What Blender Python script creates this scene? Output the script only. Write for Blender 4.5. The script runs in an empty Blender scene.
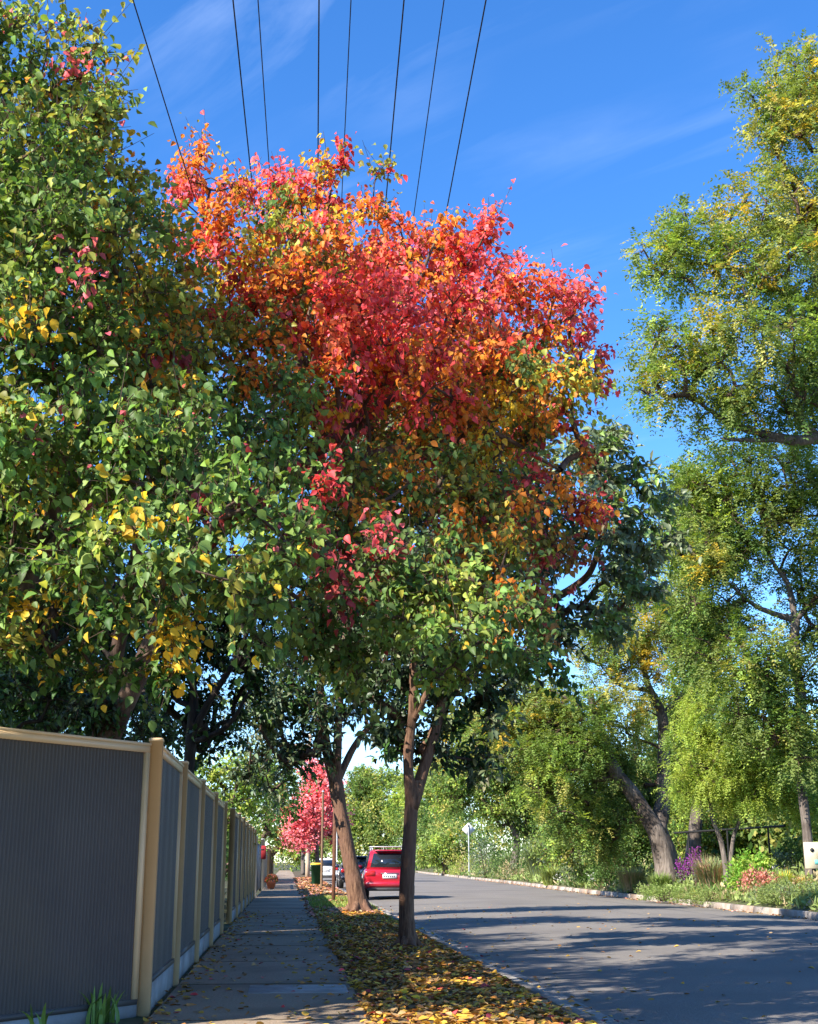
import bpy, math, random
import numpy as np
from mathutils import Vector
R = np.random.default_rng(7)
random.seed(7)
S = bpy.context.scene
C = S.collection
D2R = math.radians

# ------------------------------------------------------------------ camera
F = 1300.0; EYE = 1.15; PIT = D2R(15.06); YAW = D2R(5.18)
CAM = np.array([0, 0, EYE])
fwd = np.array([math.sin(YAW)*math.cos(PIT), math.cos(YAW)*math.cos(PIT), math.sin(PIT)])
rgt = np.array([math.cos(YAW), -math.sin(YAW), 0])
upv = np.cross(rgt, fwd)
def at(px, py, Y):
    d = fwd + rgt*(px-409)/F + upv*(512-py)/F
    return CAM + d*(Y/d[1])
def ground(px, py, z):
    d = fwd + rgt*(px-409)/F + upv*(512-py)/F
    return CAM + d*((z-EYE)/d[2])
def proj(p):
    d = np.asarray(p, float)-CAM
    w = d@fwd
    return 409+F*(d@rgt)/w, 512-F*(d@upv)/w

cd = bpy.data.cameras.new('camera'); cam = bpy.data.objects.new('camera', cd); C.objects.link(cam)
cd.sensor_fit = 'HORIZONTAL'; cd.sensor_width = 36; cd.lens = 36*F/818
cd.clip_start = .1; cd.clip_end = 5000
cam.location = CAM; cam.rotation_euler = (math.pi/2+PIT, 0, -YAW)
S.camera = cam

# ------------------------------------------------------------------ light
SUN = np.array([-.82, -.57, 0]); SUN /= np.linalg.norm(SUN)
EL = D2R(36.5)
sd = np.array([SUN[0]*math.cos(EL), SUN[1]*math.cos(EL), math.sin(EL)])
ld = bpy.data.lights.new('sun', 'SUN'); ld.energy = 4.9; ld.angle = D2R(.53); ld.color = (1, .94, .84)
lo = bpy.data.objects.new('sun', ld); C.objects.link(lo)
lo.rotation_euler = Vector(-sd).to_track_quat('-Z', 'Y').to_euler()
W = bpy.data.worlds.new('World'); S.world = W; W.use_nodes = True
nt = W.node_tree; N = nt.nodes; Lk = nt.links
bg = N['Background']; bg.inputs['Strength'].default_value = .14
sky = N.new('ShaderNodeTexSky'); sky.sky_type = 'NISHITA'; sky.sun_disc = False
sky.sun_elevation = EL; sky.sun_rotation = math.atan2(sd[0], sd[1])
sky.altitude = 1200; sky.air_density = 1.0; sky.dust_density = .25; sky.ozone_density = 4.0
hs = N.new('ShaderNodeHueSaturation'); hs.inputs['Saturation'].default_value = 1.24; hs.inputs['Hue'].default_value = .506; hs.inputs['Value'].default_value = .95
Lk.new(sky.outputs[0], hs.inputs['Color'])
tc = N.new('ShaderNodeTexCoord'); sx = N.new('ShaderNodeSeparateXYZ'); Lk.new(tc.outputs['Generated'], sx.inputs[0])
mz = N.new('ShaderNodeMath'); mz.operation = 'MAXIMUM'; mz.inputs[1].default_value = .08; Lk.new(sx.outputs[2], mz.inputs[0])
dx = N.new('ShaderNodeMath'); dx.operation = 'DIVIDE'; Lk.new(sx.outputs[0], dx.inputs[0]); Lk.new(mz.outputs[0], dx.inputs[1])
dy = N.new('ShaderNodeMath'); dy.operation = 'DIVIDE'; Lk.new(sx.outputs[1], dy.inputs[0]); Lk.new(mz.outputs[0], dy.inputs[1])
cx = N.new('ShaderNodeCombineXYZ'); Lk.new(dx.outputs[0], cx.inputs[0]); Lk.new(dy.outputs[0], cx.inputs[1])
mp = N.new('ShaderNodeMapping'); mp.vector_type = 'TEXTURE'; mp.inputs['Rotation'].default_value = (0, 0, D2R(-46)); mp.inputs['Scale'].default_value = (.9, .22, 1)
Lk.new(cx.outputs[0], mp.inputs['Vector'])
nz = N.new('ShaderNodeTexNoise'); nz.inputs['Scale'].default_value = 1.5; nz.inputs['Detail'].default_value = 7; nz.inputs['Roughness'].default_value = .58; nz.inputs['Distortion'].default_value = .5
Lk.new(mp.outputs[0], nz.inputs['Vector'])
nz2 = N.new('ShaderNodeTexNoise'); nz2.inputs['Scale'].default_value = 1.3; nz2.inputs['Detail'].default_value = 2; Lk.new(cx.outputs[0], nz2.inputs['Vector'])
r1 = N.new('ShaderNodeMapRange'); r1.inputs[1].default_value = .5; r1.inputs[2].default_value = .8; Lk.new(nz.outputs[0], r1.inputs[0])
r2 = N.new('ShaderNodeMapRange'); r2.inputs[1].default_value = .4; r2.inputs[2].default_value = .65; Lk.new(nz2.outputs[0], r2.inputs[0])
mm = N.new('ShaderNodeMath'); mm.operation = 'MULTIPLY'; Lk.new(r1.outputs[0], mm.inputs[0]); Lk.new(r2.outputs[0], mm.inputs[1])
m3 = N.new('ShaderNodeMath'); m3.operation = 'MULTIPLY'; m3.inputs[1].default_value = .17; Lk.new(mm.outputs[0], m3.inputs[0])
mx = N.new('ShaderNodeMixRGB'); mx.inputs[2].default_value = (6.5, 7.2, 8.2, 1)
Lk.new(m3.outputs[0], mx.inputs[0]); Lk.new(hs.outputs[0], mx.inputs[1]); Lk.new(mx.outputs[0], bg.inputs['Color'])
S.view_settings.view_transform = 'Standard'; S.view_settings.look = 'None'; S.view_settings.gamma = 1
S.view_settings.exposure = 1.38
S.cycles.max_bounces = 7; S.cycles.diffuse_bounces = 3; S.cycles.transmission_bounces = 4; S.cycles.transparent_max_bounces = 6
S.cycles.use_denoising = True
S.cycles.sample_clamp_indirect = 8

# ------------------------------------------------------------------ materials
def base_mat(name):
    m = bpy.data.materials.new(name); m.use_nodes = True
    return m, m.node_tree.nodes, m.node_tree.links, m.node_tree.nodes['Principled BSDF']
def mat(name, c1, c2=None, scale=8, rough=.8, bump=0, stretch=(1, 1, 1), spec=.3, metal=0, detail=6, c3=None, big=None, coat=0, lo=.35, hi=.65):
    m, n, l, b = base_mat(name)
    b.inputs['Roughness'].default_value = rough; b.inputs['Specular IOR Level'].default_value = spec
    b.inputs['Metallic'].default_value = metal; b.inputs['Coat Weight'].default_value = coat
    if c2 is None: c2 = tuple(x*.82 for x in c1)
    t = n.new('ShaderNodeTexCoord'); mpn = n.new('ShaderNodeMapping'); mpn.inputs['Scale'].default_value = stretch
    l.new(t.outputs['Object'], mpn.inputs[0])
    z = n.new('ShaderNodeTexNoise'); z.inputs['Scale'].default_value = scale; z.inputs['Detail'].default_value = detail
    z.inputs['Roughness'].default_value = .62
    l.new(mpn.outputs[0], z.inputs['Vector'])
    cr = n.new('ShaderNodeValToRGB'); cr.color_ramp.elements[0].position = lo; cr.color_ramp.elements[1].position = hi
    cr.color_ramp.elements[0].color = (*c1, 1); cr.color_ramp.elements[1].color = (*c2, 1)
    l.new(z.outputs[0], cr.inputs[0]); out = cr.outputs[0]
    if c3 is not None:
        z2 = n.new('ShaderNodeTexNoise'); z2.inputs['Scale'].default_value = big or scale*.15; z2.inputs['Detail'].default_value = 4
        l.new(t.outputs['Object'], z2.inputs['Vector'])
        mr = n.new('ShaderNodeMapRange'); mr.inputs[1].default_value = .46; mr.inputs[2].default_value = .64; l.new(z2.outputs[0], mr.inputs[0])
        mxx = n.new('ShaderNodeMixRGB'); mxx.inputs[2].default_value = (*c3, 1); l.new(mr.outputs[0], mxx.inputs[0]); l.new(out, mxx.inputs[1]); out = mxx.outputs[0]
    l.new(out, b.inputs['Base Color'])
    if bump:
        bp = n.new('ShaderNodeBump'); bp.inputs['Strength'].default_value = bump; bp.inputs['Distance'].default_value = .03
        l.new(z.outputs[0], bp.inputs['Height']); l.new(bp.outputs[0], b.inputs['Normal'])
    return m
def leafmat(name, rough=.45, trans=.32, spec=.35, tint=(1.2, 1.18, .7)):
    m, n, l, b = base_mat(name)
    a = n.new('ShaderNodeVertexColor'); a.layer_name = 'Col'
    b.inputs['Roughness'].default_value = rough; b.inputs['Specular IOR Level'].default_value = spec
    l.new(a.outputs[0], b.inputs['Base Color'])
    t = n.new('ShaderNodeBsdfTranslucent'); mu = n.new('ShaderNodeMixRGB'); mu.blend_type = 'MULTIPLY'; mu.inputs[0].default_value = 1
    mu.inputs[2].default_value = (*tint, 1); l.new(a.outputs[0], mu.inputs[1]); l.new(mu.outputs[0], t.inputs[0])
    ms = n.new('ShaderNodeMixShader'); ms.inputs[0].default_value = trans
    l.new(b.outputs[0], ms.inputs[1]); l.new(t.outputs[0], ms.inputs[2])
    l.new(ms.outputs[0], n['Material Output'].inputs[0])
    return m
M = {}
M['leaf'] = leafmat('pear_leaf', .5, .40, .25)
M['glossy_leaf'] = leafmat('glossy_leaf', .42, .26, .38)
M['frond'] = leafmat('fine_leaf', .55, .45, .2, (1.3, 1.25, .5))
M['litter'] = leafmat('fallen_leaf', .6, .1, .2, (1, 1, .6))
M['grass'] = leafmat('grass_blade', .5, .3, .3)
M['bark'] = mat('brown_bark', (.07, .04, .026), (.2, .13, .09), 9, .9, 1.0, (2.2, 2.2, .35), c3=(.07, .042, .03), big=2.2)
M['bark_red'] = mat('reddish_bark', (.075, .036, .022), (.24, .135, .08), 9, .88, 1.0, (3.2, 3.2, .45), c3=(.16, .085, .055), big=2.6)
M['bark_grey'] = mat('grey_bark', (.08, .062, .05), (.22, .18, .15), 6, .9, 1.0, (3, 3, .35), c3=(.06, .045, .036), big=1.4)
M['bark_dark'] = mat('dark_bark', (.018, .013, .01), (.045, .033, .025), 8, .9, .5, (2, 2, .4))
M['twig'] = mat('twig_bark', (.06, .035, .025), (.12, .075, .05), 12, .85)
M['asphalt'] = mat('road_asphalt', (.14, .122, .105), (.235, .212, .185), 60, .88, .5, c3=(.15, .133, .117), big=.35, detail=9)
M['path'] = mat('path_asphalt', (.24, .175, .118), (.38, .285, .2), 45, .9, .4, c3=(.2, .15, .102), big=.7, detail=9)
M['slab'] = mat('pale_concrete', (.30, .285, .26), (.4, .38, .35), 18, .9, .25, c3=(.25, .235, .21), big=2)
M['kerb'] = mat('kerb_concrete', (.22, .2, .175), (.33, .3, .265), 14, .9, .3, c3=(.15, .13, .11), big=1.2)
M['kerb_warm'] = mat('weathered_kerb_concrete', (.3, .25, .2), (.42, .36, .3), 10, .9, .3, c3=(.24, .16, .11), big=1)
M['soil'] = mat('leafy_soil', (.06, .042, .026), (.13, .09, .05), 30, .95, .6, c3=(.1, .075, .035), big=1.5)
M['earth'] = mat('dry_ground', (.07, .07, .03), (.12, .105, .05), 5, .95, .3, c3=(.045, .06, .02), big=.6)
M['cream'] = mat('tan_painted_steel', (.72, .51, .29), (.66, .465, .26), 3, .42, .02, spec=.4)
M['panel'] = mat('slate_corrugated_steel', (.066, .06, .06), (.082, .074, .072), 1.4, .5, 0, spec=.25, detail=5, c3=(.088, .076, .066), big=.9)
M['plinth'] = mat('grey_concrete_sleeper', (.27, .27, .27), (.36, .36, .35), 14, .9, .3, c3=(.22, .21, .2), big=1.3)
M['white'] = mat('white_paint', (.72, .72, .7), (.62, .62, .6), 5, .5)
M['greypanel'] = mat('grey_gate_steel', (.13, .13, .15), (.17, .17, .185), 4, .5)
M['brownwood'] = mat('brown_timber', (.13, .075, .04), (.22, .14, .08), 10, .85, .3, (4, 4, .6))
M['rust'] = mat('rusty_steel', (.12, .05, .03), (.2, .09, .05), 14, .8, .2)
M['galv'] = mat('galvanised_steel', (.42, .43, .44), (.55, .56, .57), 16, .45, 0, spec=.5, metal=.3)
M['pole'] = mat('pale_timber_pole', (.38, .28, .19), (.5, .38, .27), 7, .85, .2, (5, 5, .4))
M['black'] = mat('black_powder_coat', (.012, .012, .013), (.02, .02, .02), 6, .5)
M['wire'] = mat('black_cable', (.01, .01, .012), (.015, .015, .018), 6, .6)
M['terracotta'] = mat('terracotta_clay', (.5, .16, .08), (.6, .22, .12), 8, .8)
M['redplastic'] = mat('red_painted_steel', (.4, .03, .03), (.32, .03, .035), 6, .5)
M['board'] = mat('pale_yellow_board', (.62, .54, .36), (.72, .65, .47), 6, .7, c3=(.55, .47, .3), big=3)
M['teal'] = mat('teal_paint', (.1, .36, .36), (.14, .42, .4), 6, .6)
M['stone'] = mat('grey_stone_wall', (.16, .15, .17), (.3, .28, .3), 5, .9, .6, c3=(.1, .09, .1), big=2)
M['brick'] = mat('red_brown_brick', (.22, .08, .05), (.3, .12, .08), 9, .9, .3)
M['carred'] = mat('metallic_red_car_paint', (.36, .008, .02), (.33, .007, .018), 2, .28, spec=.5, coat=1)
M['carblue'] = mat('dark_blue_car_paint', (.02, .025, .05), (.018, .022, .045), 2, .28, spec=.5, coat=1)
M['carwhite'] = mat('white_car_paint', (.75, .76, .76), (.7, .71, .72), 2, .3, spec=.5, coat=1)
M['glass'] = mat('dark_car_glass', (.012, .016, .02), (.016, .02, .026), 2, .06, spec=.7)
M['rubber'] = mat('tyre_rubber', (.014, .014, .014), (.022, .021, .02), 12, .85)
M['rim'] = mat('alloy_rim', (.35, .35, .36), (.42, .42, .43), 8, .35, metal=.7)
M['tail'] = mat('red_tail_lamp', (.5, .02, .02), (.42, .015, .015), 6, .15, spec=.6)
M['plate'] = mat('number_plate_white', (.78, .78, .76), (.72, .72, .7), 6, .4)
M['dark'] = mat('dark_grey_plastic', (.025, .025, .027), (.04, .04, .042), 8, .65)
M['chrome'] = mat('bright_chrome', (.6, .6, .62), (.55, .55, .57), 4, .2, metal=.9)
M['bingreen'] = mat('dark_green_plastic', (.02, .09, .04), (.025, .11, .05), 5, .55)
M['binyellow'] = mat('yellow_plastic', (.7, .42, .04), (.62, .36, .04), 5, .5)

# ------------------------------------------------------------------ mesh builder
class MB:
    def __init__(s): s.v = []; s.f = []; s.c = []; s.n = 0
    def add(s, v, faces, col=None):
        v = np.asarray(v, np.float32).reshape(-1, 3)
        for fa in (faces if isinstance(faces, list) else [faces]):
            fa = np.atleast_2d(np.asarray(fa, np.int64))
            if fa.size: s.f.append(fa+s.n)
        s.v.append(v); s.n += len(v)
        if col is not None: s.c.append(np.asarray(col, np.float32))
    def box(s, x0, x1, y0, y1, z0, z1, bev=0):
        if bev > 0:
            b = min(bev, (x1-x0)/2.2, (y1-y0)/2.2, (z1-z0)/2.2)
            rings = []
            for z, i in ((z0, b), (z0+b, 0), (z1-b, 0), (z1, b)):
                X0, X1, Y0, Y1 = x0+i, x1-i, y0+i, y1-i; k = b*.6
                rings.append([(X0+k, Y0, z), (X1-k, Y0, z), (X1, Y0+k, z), (X1, Y1-k, z), (X1-k, Y1, z), (X0+k, Y1, z), (X0, Y1-k, z), (X0, Y0+k, z)])
            s.loft(rings, caps=True); return
        v = [(x0,y0,z0),(x1,y0,z0),(x1,y1,z0),(x0,y1,z0),(x0,y0,z1),(x1,y0,z1),(x1,y1,z1),(x0,y1,z1)]
        s.add(v, [(0,3,2,1),(4,5,6,7),(0,1,5,4),(1,2,6,5),(2,3,7,6),(3,0,4,7)])
    def loft(s, rings, caps=True, closed=True):
        k = len(rings[0]); v = np.array(rings, float).reshape(-1, 3); q = []
        for i in range(len(rings)-1):
            for j in range(k if closed else k-1):
                j2 = (j+1) % k
                q.append((i*k+j, i*k+j2, (i+1)*k+j2, (i+1)*k+j))
        fs = [np.array(q)]
        if caps and closed:
            fs.append(np.array([list(range(k))[::-1]])); fs.append(np.array([[(len(rings)-1)*k+j for j in range(k)]]))
        s.add(v, fs)
    def build(s, name, m, parent=None, origin=None, smooth=False):
        me = bpy.data.meshes.new(name)
        v = np.concatenate(s.v)
        o = np.zeros(3)
        if parent is not None:
            q = parent
            while q is not None: o = o+np.array(q.location); q = q.parent
        elif origin is not None: o = np.asarray(origin, float)
        v = (v-o).astype(np.float32)
        cnt = np.concatenate([np.full(len(f), f.shape[1]) for f in s.f]).astype(np.int32)
        idx = np.concatenate([f.ravel() for f in s.f]).astype(np.int32)
        me.vertices.add(len(v)); me.vertices.foreach_set('co', v.ravel())
        me.loops.add(len(idx)); me.loops.foreach_set('vertex_index', idx)
        me.polygons.add(len(cnt)); st = np.zeros(len(cnt), np.int32); st[1:] = np.cumsum(cnt)[:-1]
        me.polygons.foreach_set('loop_start', st); me.polygons.foreach_set('loop_total', cnt)
        if smooth: me.polygons.foreach_set('use_smooth', np.ones(len(cnt), bool))
        me.update(calc_edges=True)
        if s.c:
            col = np.concatenate(s.c); a = me.color_attributes.new('Col', 'FLOAT_COLOR', 'POINT')
            a.data.foreach_set('color', np.concatenate([col, np.ones((len(col), 1), np.float32)], 1).ravel())
        me.validate()
        me.materials.append(m)
        ob = bpy.data.objects.new(name, me); C.objects.link(ob)
        if parent is not None: ob.parent = parent
        else: ob.location = o
        return ob
def tag(o, label=None, cat=None, group=None, kind=None):
    if label: o['label'] = label
    if cat: o['category'] = cat
    if group: o['group'] = group
    if kind: o['kind'] = kind
    return o
def thing(name, label, cat, loc=(0, 0, 0), group=None):
    o = bpy.data.objects.new(name, None); o.empty_display_size = .2; C.objects.link(o); o.location = loc
    return tag(o, label, cat, group)
def catmull(P, n=6):
    P = np.asarray(P, float)
    if len(P) < 3: return np.array([P[0]+(P[-1]-P[0])*t for t in np.linspace(0, 1, n+1)])
    Q = np.vstack([2*P[0]-P[1], P, 2*P[-1]-P[-2]]); out = []
    for i in range(len(P)-1):
        p0, p1, p2, p3 = Q[i:i+4]
        for t in np.linspace(0, 1, n, endpoint=False):
            out.append(.5*((2*p1)+(-p0+p2)*t+(2*p0-5*p1+4*p2-p3)*t*t+(-p0+3*p1-3*p2+p3)*t**3))
    out.append(P[-1]); return np.array(out)
def sweep(mb, pts, radii, sides=12, n=6, rough=0.0, lobes=0.0, seed=0):
    P = catmull(pts, n); k = len(P)
    r = np.interp(np.linspace(0, 1, k), np.linspace(0, 1, len(radii)), radii)
    rg = np.random.default_rng(seed)
    T = np.gradient(P, axis=0); T /= np.linalg.norm(T, axis=1)[:, None]+1e-9
    ref = np.array([1., 0, 0]) if abs(T[0][0]) < .8 else np.array([0, 1., 0])
    a = np.linspace(0, 2*np.pi, sides, endpoint=False); rings = []
    ph = rg.uniform(0, 6.28, 4)
    for i in range(k):
        u = ref-T[i]*(ref@T[i]); u /= np.linalg.norm(u); ref = u; w = np.cross(T[i], u)
        rr = r[i]*(1+rough*rg.normal(0, 1, sides)*.5+lobes*np.sin(3*a+ph[0]+i*.12)+lobes*.7*np.sin(5*a+ph[1]-i*.09)+rough*np.sin(i*.9+ph[2]))
        rings.append(P[i]+np.outer(np.cos(a)*rr, u)+np.outer(np.sin(a)*rr, w))
    mb.loft(rings, caps=True)
    return P, r
def segs(mb, P0, P1, r0, r1, sides=4):
    n = len(P0)
    if n == 0: return
    T = P1-P0; T = T/(np.linalg.norm(T, axis=1)[:, None]+1e-9)
    ref = np.where(np.abs(T[:, 2:3]) < .9, np.array([[0, 0, 1.]]), np.array([[1., 0, 0]]))
    u = np.cross(T, ref); u /= np.linalg.norm(u, axis=1)[:, None]; w = np.cross(T, u)
    a = np.linspace(0, 2*np.pi, sides, endpoint=False)
    off = u[:, None, :]*np.cos(a)[None, :, None]+w[:, None, :]*np.sin(a)[None, :, None]
    A = P0[:, None, :]+off*np.asarray(r0).reshape(-1, 1, 1); B = P1[:, None, :]+off*np.asarray(r1).reshape(-1, 1, 1)
    v = np.concatenate([A, B], 1).reshape(-1, 3); base = (np.arange(n)*2*sides)[:, None]
    q = []
    for j in range(sides):
        j2 = (j+1) % sides; q.append(np.concatenate([base+j, base+j2, base+sides+j2, base+sides+j], 1))
    mb.add(v, [np.concatenate(q)])
def unit(v): return v/(np.linalg.norm(v, axis=-1, keepdims=True)+1e-9)

# leaves: six-vertex folded blades
def blades(mb, P, T, Nn, L, Wd, col, fold=.25, droop=.2):
    T = unit(T); B = unit(np.cross(T, Nn)); Nn = np.cross(B, T); L = L[:, None]; Wd = Wd[:, None]
    b = P; t = P+T*L-Nn*L*droop; m = P+T*L*.48+Nn*L*np.asarray(droop)*.12-Nn*Wd*.06
    def side(s_):
        return (P+T*L*.17+s_*B*Wd*.37+Nn*Wd*fold*.7, P+T*L*.46+s_*B*Wd*.5+Nn*Wd*fold, P+T*L*.77-Nn*L*np.asarray(droop)*.45+s_*B*Wd*.27+Nn*Wd*fold*.5)
    l1, l2, l3 = side(-1); r1, r2, r3 = side(1)
    v = np.stack([b, m, t, l1, l2, l3, r1, r2, r3], 1).reshape(-1, 3); k = (np.arange(len(P))*9)[:, None]
    f = np.concatenate([np.concatenate([k, k+1, k+4, k+3], 1), np.concatenate([k+1, k+2, k+5, k+4], 1), np.concatenate([k, k+6, k+7, k+1], 1), np.concatenate([k+1, k+7, k+8, k+2], 1)])
    mb.add(v, [f], np.repeat(col, 9, 0))
def rhombs(mb, P, T, Nn, L, Wd, col):
    T = unit(T); B = unit(np.cross(T, Nn)); L = L[:, None]; Wd = Wd[:, None]
    m = P+T*L*.45
    v = np.stack([P, m-B*Wd*.5, P+T*L, m+B*Wd*.5], 1).reshape(-1, 3); k = (np.arange(len(P))*4)[:, None]
    mb.add(v, [np.concatenate([k, k+1, k+2, k+3], 1)], np.repeat(col, 4, 0))

COL = dict(
    G=(.12, .195, .05), DG=(.045, .10, .02), LG=(.19, .29, .06), OL=(.29, .28, .05), L=(.36, .41, .075),
    Y=(.70, .44, .04), O=(.74, .25, .035), RO=(.76, .17, .07), R=(.70, .075, .08), P=(.78, .15, .18), M=(.36, .055, .065),
    B=(.33, .17, .055), E=(.045, .075, .03), ES=(.16, .20, .10), FG=(.21, .27, .075), FY=(.42, .40, .11), FB=(.6, .42, .06),  # second evergreen tone is lightened to stand for sunlit leaves
    PP=(.82, .27, .3), LM=(.37, .47, .085), MG=(.11, .185, .045), K=(.018, .04, .012), SG=(.21, .26, .14), ST=(.46, .36, .2), PU=(.32, .05, .36), PK=(.62, .25, .2), BG=(.17, .22, .16), W=(.7, .7, .66), BLG=(.2, .38, .05), PG=(.28, .35, .11))
for k_ in list(COL): COL[k_] = np.array(COL[k_])
def pick(pal, n, rg):
    ks = list(pal); w = np.array([pal[k] for k in ks], float); w /= w.sum()
    return np.array([COL[k] for k in ks])[rg.choice(len(ks), n, p=w)]

def tree(name, label, cat, base, stems, blobs, kind='leaf', bark='bark', leaf_mat='leaf', size=.085, ratio=.68, dens=1.0,
         tw_len=.45, per=9, group=None, seed=1, droop=.5, stem_sides=14, lobes=.04, limb_r=.05, shoots=0., hollow=.35, upness=.35, mix=.72, cl_scale=1., roots=0, spread=1.):
    """stems: list of (points, radii). blobs: (px,py,Y,rpx,palette[,density]) or world (xyz,r,palette)"""
    rg = np.random.default_rng(seed)
    root = thing(name, label, cat, tuple(base), group)
    tm = MB(); nodes = []; nrad = []
    for i, (pts, rad) in enumerate(stems):
        P, r = sweep(tm, pts, rad, stem_sides, 7, .035, lobes, seed*10+i)
        sel = np.arange(len(P)) >= (len(P)*(.45 if i == 0 else .25))
        nodes += list(P[sel]); nrad += list(r[sel])
    ctr = []; cpal = []; cr_ = []; cdir = []; cden = []
    for bl in blobs:
        if bl[0] == 'w': c = np.array(bl[1:4], float); r = bl[4]; pal = bl[5]; de = bl[6]
        else:
            px, py, Y, rp, pal = bl[:5]; de = bl[5] if len(bl) > 5 else 1.
            c = at(px, py, Y); r = rp*np.linalg.norm(c-CAM)/F
        n = max(4, int(26*de*dens*cl_scale*(r/1.0)**2))
        d = unit(rg.normal(0, 1, (n, 3))); rr = r*(hollow+(1-hollow)*rg.random(n)**.6)*rg.uniform(.85, 1.1, n)
        ctr.append(c+d*rr[:, None]*np.array([1, 1.0, .92])); cdir.append(d); cr_.append(np.full(n, min(r, 1.2)))
        dom = pick(pal, n, rg); cpal += [(dom[i], pal) for i in range(n)]
    ctr = np.concatenate(ctr); cdir = np.concatenate(cdir); cr_ = np.concatenate(cr_)
    # limbs: nearest-node linking
    if roots:
        rb_ = stems[0][1][0]*.8
        for q in range(roots):
            a = 6.283*(q+rg.uniform(-.3, .3))/roots; dv = np.array([math.cos(a), math.sin(a), 0.])
            g0 = np.array([base[0], base[1], base[2]])
            sweep(tm, [g0+dv*rb_*.25+[0, 0, rb_*1.6], g0+dv*rb_*.85+[0, 0, rb_*.5], g0+dv*rb_*1.5+[0, 0, .0], g0+dv*rb_*2.4-[0, 0, .07]], [rb_*.3, rb_*.34, rb_*.24, rb_*.1], 8, 5, .05, .05, seed*31+q)
    nodes = np.array(nodes); nrad = np.array(nrad); par = np.full(len(nodes), -1); load = np.zeros(len(nodes))
    order = np.argsort(np.min(np.linalg.norm(ctr[:, None]-nodes[None], axis=2), 1))
    cap = len(nodes)+len(ctr)*2; ND = np.zeros((cap, 3)); ND[:len(nodes)] = nodes; k = len(nodes); PA = np.full(cap, -1)
    base_n = k; cnode = np.zeros(len(ctr), int)
    for ci in order:
        dvec = ctr[ci]-ND[:k]; dist = np.linalg.norm(dvec, axis=1); cost = dist-.35*dvec[:, 2]*(np.arange(k) >= 0)
        j = int(np.argmin(cost))
        mid = (ND[j]+ctr[ci])/2+rg.normal(0, .09, 3)*dist[j]+np.array([0, 0, .10*dist[j]])
        ND[k] = mid; PA[k] = j; ND[k+1] = ctr[ci]; PA[k+1] = k; cnode[ci] = k+1; k += 2
    ld_ = np.zeros(k)
    ld_[base_n:][1::2] = 1
    for i in range(k-1, base_n-1, -1):
        ld_[PA[i]] += ld_[i]
    i = np.arange(base_n, k); pr = PA[i]
    rad = limb_r*.30*np.sqrt(ld_+.4)
    rad = np.minimum(rad, limb_r*2.2)
    rp_ = np.where(pr < base_n, rad[i]*1.15, np.minimum(rad[np.maximum(pr, 0)], rad[i]*1.8))
    bm_ = MB(); segs(bm_, ND[pr], ND[i], rp_, rad[i], 5)
    # twigs + leaves
    nt_ = max(3, int(round(5*dens)))
    cl = np.repeat(np.arange(len(ctr)), nt_); n = len(cl)
    td = unit(cdir[cl]*.7+rg.normal(0, .75, (n, 3))+np.array([0, 0, upness])); tl = tw_len*rg.uniform(.5, 1.25, n)*np.where(rg.random(n) < shoots, 1.55, 1)
    t0 = ctr[cl]+rg.normal(0, .13*spread, (n, 3))*cr_[cl][:, None]; t1 = t0+td*tl[:, None]
    segs(bm_, ctr[cl], t0+td*.05, np.full(n, max(.0035, limb_r*.13)), np.full(n, max(.003, limb_r*.1)), 3)
    segs(bm_, t0, t1, np.full(n, max(.0032, limb_r*.1)), np.full(n, max(.002, limb_r*.05)), 3)
    dom = np.array([c[0] for c in cpal])[cl]
    # twig colour variation: mostly the branchlet's colour
    alt = np.zeros((n, 3)); pid = {}
    for q in range(len(ctr)): pid.setdefault(id(cpal[q][1]), []).append(q)
    cl_p = np.array([id(c[1]) for c in cpal])
    leafs_alt = None
    lm = MB()
    if kind in ('leaf', 'clump'):
        m = per; tt = np.tile(np.linspace(.08, 1.0, m), n)+rg.normal(0, .05, n*m); ti = np.repeat(np.arange(n), m)
        P = t0[ti]+td[ti]*(tl[ti]*tt)[:, None]+rg.normal(0, .035 if kind == 'leaf' else .1, (n*m, 3))
        out = unit(rg.normal(0, 1, (n*m, 3))+td[ti]*.5)
        T = unit(out+np.array([0, 0, -droop])); Nn = unit(rg.normal(0, .65, (n*m, 3))+np.array([-.35, -.4, .8])+out*.3)
        col = dom[ti].copy(); sw = rg.random(n*m) > mix
        for key in set(cl_p):
            msk = sw & (cl_p[cl[ti]] == key)
            if msk.any():
                pal = cpal[pid[key][0]][1]; col[msk] = pick(pal, int(msk.sum()), rg)
        col *= np.exp(rg.normal(0, .2, (n*m, 1)))*np.exp(rg.normal(0, .07, (n*m, 3)))*np.exp(rg.normal(0, .12, (n, 1)))[ti]
        L = size*rg.uniform(.5, 1.3, n*m)
        if kind == 'leaf': blades(lm, P, T, Nn, L, L*ratio, col, .22, rg.uniform(.0, .35, (n*m, 1)))
        else: rhombs(lm, P, T, Nn, L, L*ratio, col)
    else:  # fronds of paired leaflets
        m = per; ti = np.repeat(np.arange(n), m); nf = n*m
        tt = np.tile(np.linspace(.2, 1., m), n)
        fp = t0[ti]+td[ti]*(tl[ti]*tt)[:, None]; fd = unit(rg.normal(0, .8, (nf, 3))+td[ti]*.8+np.array([0, 0, -droop*.4])); fl = size*5.2*rg.uniform(.7, 1.2, nf)
        col = dom[ti].copy(); sw = rg.random(nf) > mix
        for key in set(cl_p):
            msk = sw & (cl_p[cl[ti]] == key)
            if msk.any(): col[msk] = pick(cpal[pid[key][0]][1], int(msk.sum()), rg)
        col *= np.exp(rg.normal(0, .16, (nf, 1)))
        bn = unit(np.cross(fd, np.array([0, 0, 1.])+rg.normal(0, .25, (nf, 3)))); nn = np.cross(bn, fd)
        K = 6
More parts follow.
